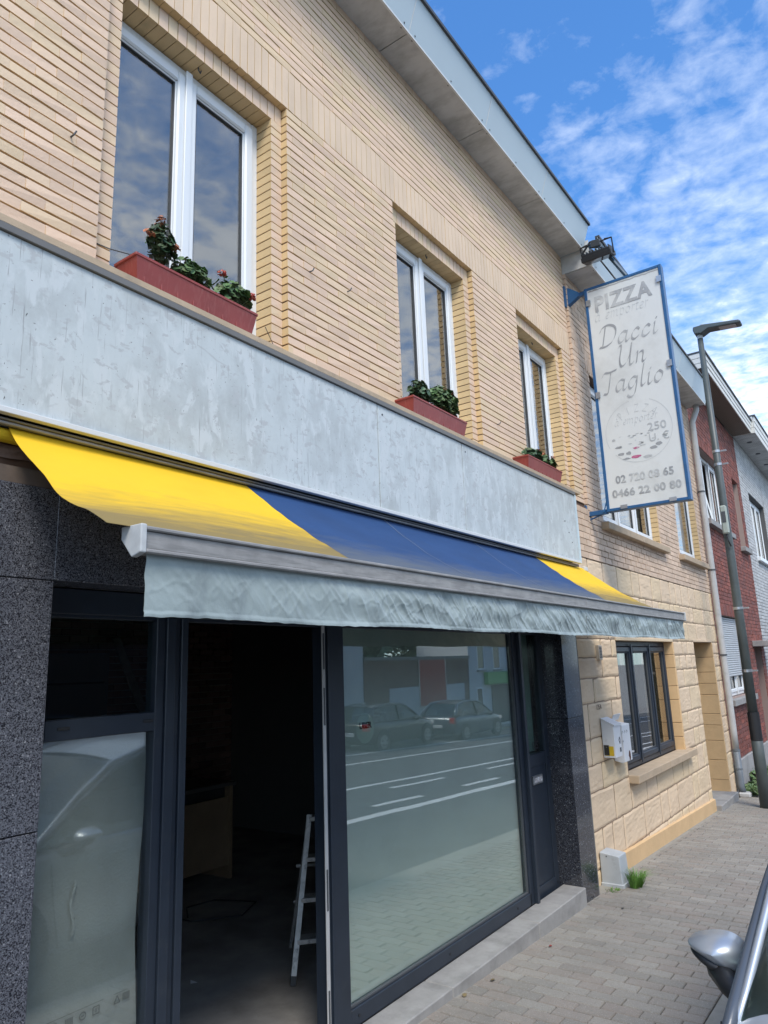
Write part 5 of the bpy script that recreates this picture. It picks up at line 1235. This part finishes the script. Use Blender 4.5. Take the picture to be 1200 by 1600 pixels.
    w_ = MB()
    for k_ in (.55, -.05): w_.tube([(1.10, k_, .895), (1.06, k_ - .25, .915), (1.03, k_ - .60, .925)], .009, 6)
    w_.box(1.02, 1.16, -.70, .70, .865, .888); B(w_, 'wiper', m_black)
    for x in (1.28, -1.28):
        for s in (-1, 1):
            a_ = MB(); a_.tube([(x, s * .80, .33), (x, s * .888, .33)], .37, 28); B(a_, 'wheel_arch', m_black)
            t_ = MB(); t_.tube([(x, s * .70, .315), (x, s * .885, .315), (x, s * .900, .315)], [.315, .315, .295], 28); wv = B(t_, 'wheel', m_tyre)
            t_ = MB(); t_.tube([(x, s * .88, .315), (x, s * .904, .315)], .205, 24); ri = B(t_, 'rim', m_rim, par=wv)
            t_ = MB()
            for k_ in range(5):
                an = 2 * PI * k_ / 5 + .3; t_.tube([(x + .11 * math.cos(an) , s * .906, .315 + .11 * math.sin(an)), (x + .13 * math.cos(an), s * .906, .315 + .13 * math.sin(an))], .04, 6)
            B(t_, 'rim_hole', m_black, par=wv)
    for s in (-1, 1):
        h_ = MB(); h_.grid(lambda u, v: (1.80 + .16 * u - .1 * v * 0, s * (.80 - .26 * u), .62 + .12 * v), 6, 3); h_.v = [(x + .05, y * 1.01, z) for x, y, z in h_.v]; B(h_, 'headlight', m_head, smooth=True)
        h_ = MB(); h_.rbox(-2.055, -1.90, min(s * .82, s * .56), max(s * .82, s * .56), .68, .90, .02); B(h_, 'tail_light', m_tail)
    h_ = MB(); h_.rbox(2.03, 2.08, -.5, .5, .38, .50, .01); B(h_, 'grille', m_black); h_ = MB(); h_.rbox(-2.09, -2.05, -.26, .26, .52, .63, .004); B(h_, 'number_plate', m_plate2)
    for s in (-1, 1):
        # door mirror: arm and a rounded shell
        q = MB()
        def sh_(u, v):
            th = u * 2 * PI; cx_ = .785 - v * .14; rr = math.sin(PI * .5 * min(1, v * 1.5)) ** .55
            c_, s__ = math.cos(th), math.sin(th)
            o = (c_ + 1) / 2                           # 0 at the door, 1 at the outer tip
            zt = .050 - .022 * o * o; zb_ = -.100 + .085 * o
            mid, hf = (zt + zb_) / 2, (zt - zb_) / 2
            return (cx_, s * (.912 + .097 * c_ * rr), .945 + mid * rr + hf * math.copysign(abs(s__) ** .8, s__) * rr)
        q.grid(sh_, 56, 20); mo = B(q, 'door_mirror', paint, smooth=True)
        q = MB(); q.poly([Vector(sh_(i / 24, 1.0)) + Vector((-.001, 0, 0)) for i in range(24)]); B(q, 'mirror_glass', m_steel, par=mo)
        q = MB(); q.tube([(.84, s * .80, .845), (.80, s * .86, .865), (.72, s * .905, .885)], [.040, .036, .045], 10)
        q.grid(lambda u, v: (.715 + .062 * math.cos(u * 2 * PI) * math.sin(PI * v), s * (.900 + .098 * math.sin(u * 2 * PI) * math.sin(PI * v)), .898 + .030 * math.cos(PI * v) + .040 * math.sin(u * 2 * PI) * math.sin(PI * v)), 24, 12); B(q, 'mirror_foot', m_black, par=mo, smooth=True)
        dl = MB(); dl.tube([(.92, s * .872, .80), (.90, s * .892, .55), (.85, s * .885, .30)], .0035, 4); dl.tube([(-.25, s * .893, .85), (-.25, s * .897, .55), (-.25, s * .888, .28)], .0035, 4); B(dl, 'door_gap', m_black)
        hd = MB(); hd.tube([(.10, s * .90, .74), (.0, s * .915, .745), (-.1, s * .90, .74)], .012, 6); B(hd, 'door_handle', paint)
    return root
CG = 'cars parked across the street'
car((3.68, -2.80, zg(3.65) + ROADZ + .03), PI, m_paintS, 'silver car parked at the kerb beside the shop, with its door mirror over the pavement', None)
car((14.6, -12.0, zg(15) + ROADZ), 0.0, mat('dark_grey_paint', (.05, .055, .06), .3, metal=.5, coat=.6), 'dark grey hatchback parked across the street, nearest of the row', CG)
car((20.6, -12.1, zg(20.6) + ROADZ), 0.0, mat('black_paint', (.02, .022, .025), .25, metal=.3, coat=.6), 'black car parked across the street before the red banner', CG)
car((26.0, -12.1, zg(26) + ROADZ), 0.0, mat('slate_blue_paint', (.09, .11, .13), .3, metal=.5, coat=.5), 'slate blue car parked across the street near the green shop sign', CG)
car((8.6, -12.1, zg(8.6) + ROADZ), 0.0, mat('black_blue_paint', (.015, .02, .03), .25, metal=.3, coat=.6), 'black blue car parked across the street, leftmost in the reflection', CG)

# ================================================================ across the street
OY = -14.5
def block(name, label, cat, x0, x1, z1, m, wins=(), dep=8, cap=True, winm=None):
    r = empty(name, ((x0+x1)/2, OY - dep/2, zg(x0)), label, cat)
    q = MB(); q.box(x0, x1, OY - dep, OY, zg(x0) - 2, z1); q.build('wall', m, r)
    if cap: q = MB(); q.box(x0 - .05, x1 + .05, OY - dep, OY + .08, z1, z1 + .15); q.build('coping', m_taupe, r)
    for (a, b, c, d) in wins:
        q = MB(); frame_rect(q, a, b, c, d, .06, OY - .02, OY + .03); w_ = q.build('window', m_pvc, r)
        q = MB(); q.box(a + .06, b - .06, OY + .002, OY + .006, c + .06, d - .06); q.build('pane', m_darkpane, w_)
        q = MB(); q.rbox(a - .06, b + .06, OY, OY + .10, c - .09, c - .002, .01); q.build('sill', m_concrete, w_)
    return r
m_darkpane = mat('dark_window', (.03, .035, .04), .05, spec=.8)
m_white = mat('white_render', (.55, .55, .53), .85, noise_amt=.06, noise_scale=1)
m_tan = mat('brown_brick', (.22, .14, .105), .85, noise_amt=.12, noise_scale=2)
gw = block('white_gable_building', 'white rendered building across the street, left of the brick garages', 'building', 16.0, 22.6, 2.9, m_white, [(17.2, 18.6, .9, 2.1)])
ga = block('brick_garage_building', 'low brown brick building with garage doors across the street', 'building', 22.65, 31.0, 2.0, m_tan, dep=3)
for a, b in ((24.3, 26.9), (28.4, 30.5)):
    gd = MB()
    q = MB(); q.box(a, b, OY + .0, OY + .02, zg(27), .88); d_ = q.build('garage_door', m_white, ga)
    for i in range(9): q = MB(); q.rbox(a + .02, b - .02, OY + .021, OY + .035, zg(27) + .03 + i * .21, zg(27) + .22 + i * .21, .004); q.build('door_panel', m_white, d_)
bn = empty('red_banner', (27.6, OY + .06, .15), 'red advertising banner hung on the brick garage building', 'banner')
q = MB(); q.box(26.55, 28.75, OY + .05, OY + .06, .05, 2.0); q.build('cloth', mat('red_vinyl', (.34, .035, .03), .6, noise_amt=.1), bn)
frb = MB(); frame_rect(frb, 26.5, 28.8, 0.0, 2.05, .04, OY + .045, OY + .07, .004); frb.build('frame', m_steel, bn)
wb = block('white_terrace_building', 'tall white building with narrow windows and a green shop sign across the street', 'building', 31.05, 44.0, 6.5, m_white, dep=3, wins= [(x, x + .75, 1.45, 2.85) for x in (31.9, 33.6, 35.3, 37.0, 38.7)] + [(x, x + .75, 3.7, 5.1) for x in (31.9, 33.6, 35.3, 37.0, 38.7)] + [(31.7, 32.3, -.9, .6)])
q = MB(); q.rbox(32.5, 36.4, OY + .02, OY + .25, .72, 1.32, .02); q.build('green_fascia_sign', mat('green_sign', (.12, .36, .10), .5), wb)
q = MB(); q.box(33.2, 36.2, OY + .01, OY + .05, -1.2, .65); q.build('shop_window', m_darkpane, wb)
block('grey_terrace_building', 'grey rendered terrace across the street facing the shop', 'building', -8, 6.0, 5.5, mat('grey_render', (.34, .33, .31), .85, noise_amt=.08, noise_scale=1), [(x, x + 1.2, 2.6, 4.2) for x in (-6, -2.5, 1, 4)] + [(x, x + 1.2, .1, 1.6) for x in (-6, -2.5, 1, 4)])
block('red_terrace_building', 'brick terrace across the street left of the white gable, coloured dark for a dark pane reflection', 'building', 6.05, 15.95, 4.6, mat('reflection_dark_brick', (.07, .045, .04), .9, noise_amt=.2, noise_scale=3), [])  # wall colour set dark so the upper left shop pane reflects dark
# trees behind the garages
def tree(x, y, h, r, label, seed):
    root = empty('broadleaf_tree', (x, y, zg(x) - .3), label, 'tree', 'trees behind the garages')
    R = random.Random(seed); t = MB(); zb = zg(x) - .3
    t.tube([(x, y, zb), (x + .1, y, zb + h * .3), (x, y + .1, zb + h * .65)], [.22, .17, .08], 8)
    for k in range(5):
        a = R.uniform(0, 2*PI); t.tube([(x, y, zb + h * .35 + k * .2), (x + math.cos(a) * r * .6, y + math.sin(a) * r * .6, zb + h * .6 + R.uniform(0, .8))], [.07, .03], 6)
    t.build('trunk', m_taupe, root)
    l = MB(); s_ = MB()
    for k in range(24):
        a = R.uniform(0, 2*PI); rr = r * R.uniform(.1, .75); c = (x + math.cos(a) * rr, y + math.sin(a) * rr, zb + h * R.uniform(.30, .9)); leaf_cluster(l, s_, c, (r * .45, r * .45, r * .35), 60, .22, seed=seed * 50 + k)
    tag(l.build('crown', m_leafD, root, fix=False), kind='stuff')
for i, (x, h) in enumerate(((29.0, 6.5), (32.0, 7.2), (35.5, 6.6), (39.0, 7.0))): tree(x, -20.6 - (i % 2), h, 2.6, ['leftmost dark tree standing behind the garages', 'tallest dark tree standing behind the garages', 'dark tree standing behind the red banner', 'dark tree standing beside the white terrace'][i], i + 3)
# priority road sign
sx, sy = 10.6, -4.95 + 0.3
rs = empty('road_sign', (sx, sy, zg(sx)), 'yellow and white diamond road sign with a white plate below it on a grey post', 'road sign')
sx, sy = 10.1, -1.25
rs.location = (sx, sy, zg(sx))
sx2 = sx
def bsign(cx_, cy_):
    Mr = Matrix.Translation((cx_, cy_, 0))
    q = MB(); q.tube([(cx_, cy_ - .03, zg(cx_) + ROADZ), (cx_, cy_ - .03, 3.05)], .03, 10); q.build('post', m_pipe, rs)
    s = .38
    for k, (ss, m) in enumerate(((s, m_pvc), (s * .68, mat('sign_yellow', (.65, .42, .05), .4)))):
        q = MB(); q.poly([(cx_ , cy_ + .012 + .003 * k, 2.65 - ss), (cx_ + ss, cy_ + .012 + .003 * k, 2.65), (cx_, cy_ + .012 + .003 * k, 2.65 + ss), (cx_ - ss, cy_ + .012 + .003 * k, 2.65)]); q.build('diamond_plate', m, rs)
    q = MB(); q.box(cx_ - .30, cx_ + .30, cy_, cy_ + .01, 1.55, 2.15); q.build('lower_plate', m_pvc, rs)
    q = MB(); q.tube([(cx_ - .25, cy_ + .013, 2.1), (cx_ + .25, cy_ + .013, 1.6)], .012, 5); q.build('plate_stroke', m_black, rs)
rs.location = (15.2, -13.0, zg(15.2)); bpy.context.view_layer.update(); bsign(13.9, -12.9)
rs.location = rs.location

# ================================================================ inside the shop
ct = empty('shop_counter', (4.0, 3.2, -.125), 'plain wooden shop counter with a dark top standing in the dim shop', 'counter')
q = MB(); q.rbox(2.6, 4.96, 2.84, 2.86, .0, .60, .002); q.build('front_board', m_wood, ct)
q = MB(); q.rbox(2.6, 5.02, 2.80, 3.5, .70, .735, .004); q.build('counter_top', mat('grey_counter_top', (.14, .14, .13), .4), ct)
q = MB(); q.rbox(2.62, 4.96, 2.90, 3.45, .0, .70, .002); q.build('carcass', m_cap, ct)
q = MB(); q.rbox(4.965, 5.0, 2.83, 3.47, -.125, .70, .002); q.build('side_board', m_wood, ct)
ld = empty('step_ladder', (3.75, .95, -.125), 'aluminium step ladder standing open just inside the doorway', 'step ladder')
m_lad = mat('worn_aluminium', (.50, .50, .48), .45, metal=.35, noise_amt=.2, noise_scale=15, dirt=(.2, .2, .2), dirt_pos=(.55, .7), dirt_scale=20)
fz = -.125; top = .80
LT = Vector((.72, -.69, 0)); LB = Vector((.69, .72, 0)); L0 = Vector((3.575, .74, 0))
def LP(t, b, z): return L0 + LT * t + LB * b + Vector((0, 0, z))
def along(mb, a, b, w_, d_, s0=0.0, s1=None):
    a, b = Vector(a), Vector(b); d = (b - a).normalized(); u = (LT - d * LT.dot(d)).normalized(); v = d.cross(u)
    mb.box(-w_, w_, -d_, d_, s0, s1 or (b - a).length, M=Matrix(((u.x, v.x, d.x, a.x), (u.y, v.y, d.y, a.y), (u.z, v.z, d.z, a.z), (0, 0, 0, 1))))
BKN = .22
for t0, t1 in ((0, .13), (.50, .46)):
    q = MB(); along(q, LP(t0, 0, fz), LP(t1, BKN, top), .016, .030, .03); q.build('front_rail', m_lad, ld)
    q = MB(); along(q, LP(t0, 0, fz), LP(t1, BKN, top), .017, .034, 0, .05); q.build('rubber_foot', m_black, ld)
    q = MB(); along(q, LP(t0 + (.02 if t0 < .2 else -.02), .62, fz), LP(t1, BKN + .04, top - .03), .010, .014); q.build('rear_rail', m_lad, ld)
for z in (.105, .325, .55, .785):
    t = (z - fz) / (top - fz); e0 = .13 * t; e1 = .50 - .04 * t; c = LP((e0 + e1) / 2, BKN * t + .01, z)
    q = MB(); q.box(-(e1 - e0) / 2, (e1 - e0) / 2, -.05, .055, -.018, .008, M=Matrix(((LT.x, LB.x, 0, c.x), (LT.y, LB.y, 0, c.y), (0, 0, 1, c.z), (0, 0, 0, 1)))); bevel(q.build('tread', m_lad, ld), .003)
for z in (.2, .45):
    t = (z - fz) / (top - fz); q = MB(); q.tube([LP(.02 + .05 * t, .62 - .38 * t, z), LP(.44 - .05 * t, .62 - .38 * t, z)], .010, 6); q.build('rear_brace', m_lad, ld)
# loose things by the back wall
lb = empty('leaning_plank', (4.2, 4.2, .74), 'paint spattered plank leaning over the counter against the brick wall', 'plank')
q = MB(); q.rbox(-.045, .045, -.012, .012, 0, 1.55, .003); W = Matrix.Translation((4.62, 3.30, .74)) @ Matrix.Rotation(math.radians(-9), 4, 'Y') @ Matrix.Rotation(math.radians(-24), 4, 'X'); q.v = [tuple(W @ Vector(v)) for v in q.v]; q.build('board', mat('spattered_wood', (.22, .21, .19), .8, noise_amt=.3, noise_scale=14), lb)
cb_ = empty('pale_cabinet', (2.9, 4.2, .0), 'pale grey cabinet standing against the back wall of the shop', 'cabinet')
q = MB(); q.rbox(3.55, 4.55, 4.25, 4.58, .5, 2.0, .004); cbo = q.build('carcass', mat('cabinet_grey', (.17, .18, .19), .6), cb_)
for z in (.9, 1.3, 1.7): q = MB(); q.box(3.6, 4.5, 4.244, 4.249, z - .01, z + .01); q.build('drawer_gap', m_black, cbo)
cv = MB(); cv.tube([(3.95, 2.7, -.118), (4.0, 2.2, -.118), (4.3, 1.95, -.118), (4.6, 2.1, -.118), (4.45, 2.45, -.118), (4.2, 2.5, -.118), (4.05, 2.3, -.118)], .006, 6)
tag(cv.build('loose_cable', m_black), 'loose black cable coiled on the cement floor before the counter', 'cable')
R6 = random.Random(2)
for i in range(3):
    q = MB(); c = Vector((2.5 + .4 * i, 1.9 - .3 * i, -.122)); q.poly([c + Vector((R6.uniform(-.05, .05), R6.uniform(-.05, .05), R6.uniform(0, .01))) for _ in range(3)]); tag(q.build('paper_scrap', m_pvc), ['paper scrap nearest the counter on the shop floor', 'paper scrap in the middle of the shop floor', 'paper scrap nearest the doorway'][i], 'scrap')
# leaf litter on the pavement
for i, (x, y, lab) in enumerate(((4.35, -.22, 'dry curled leaf lying by the first doorstep stone'), (4.05, -.19, 'small dry leaf beside the doorstep joint'), (5.1, -.28, 'reddish leaf fragment lying before the doorstep'), (6.25, -.42, 'dark dropping on the pavers near the granite pillar'))):
    q = MB(); c = Vector((x, y, zg(x) + .004)); n_ = 7
    q.poly([c + Vector((.022 * math.cos(t * 2*PI/n_) * R6.uniform(.5, 1.2), .014 * math.sin(t * 2*PI/n_) * R6.uniform(.5, 1.2), R6.uniform(0, .008))) for t in range(n_)]); tag(q.build('fallen_leaf', mat('leaf_litter%d' % i, [(.16, .12, .05), (.2, .15, .07), (.25, .04, .03), (.04, .04, .04)][i], .9)), lab, 'leaf')
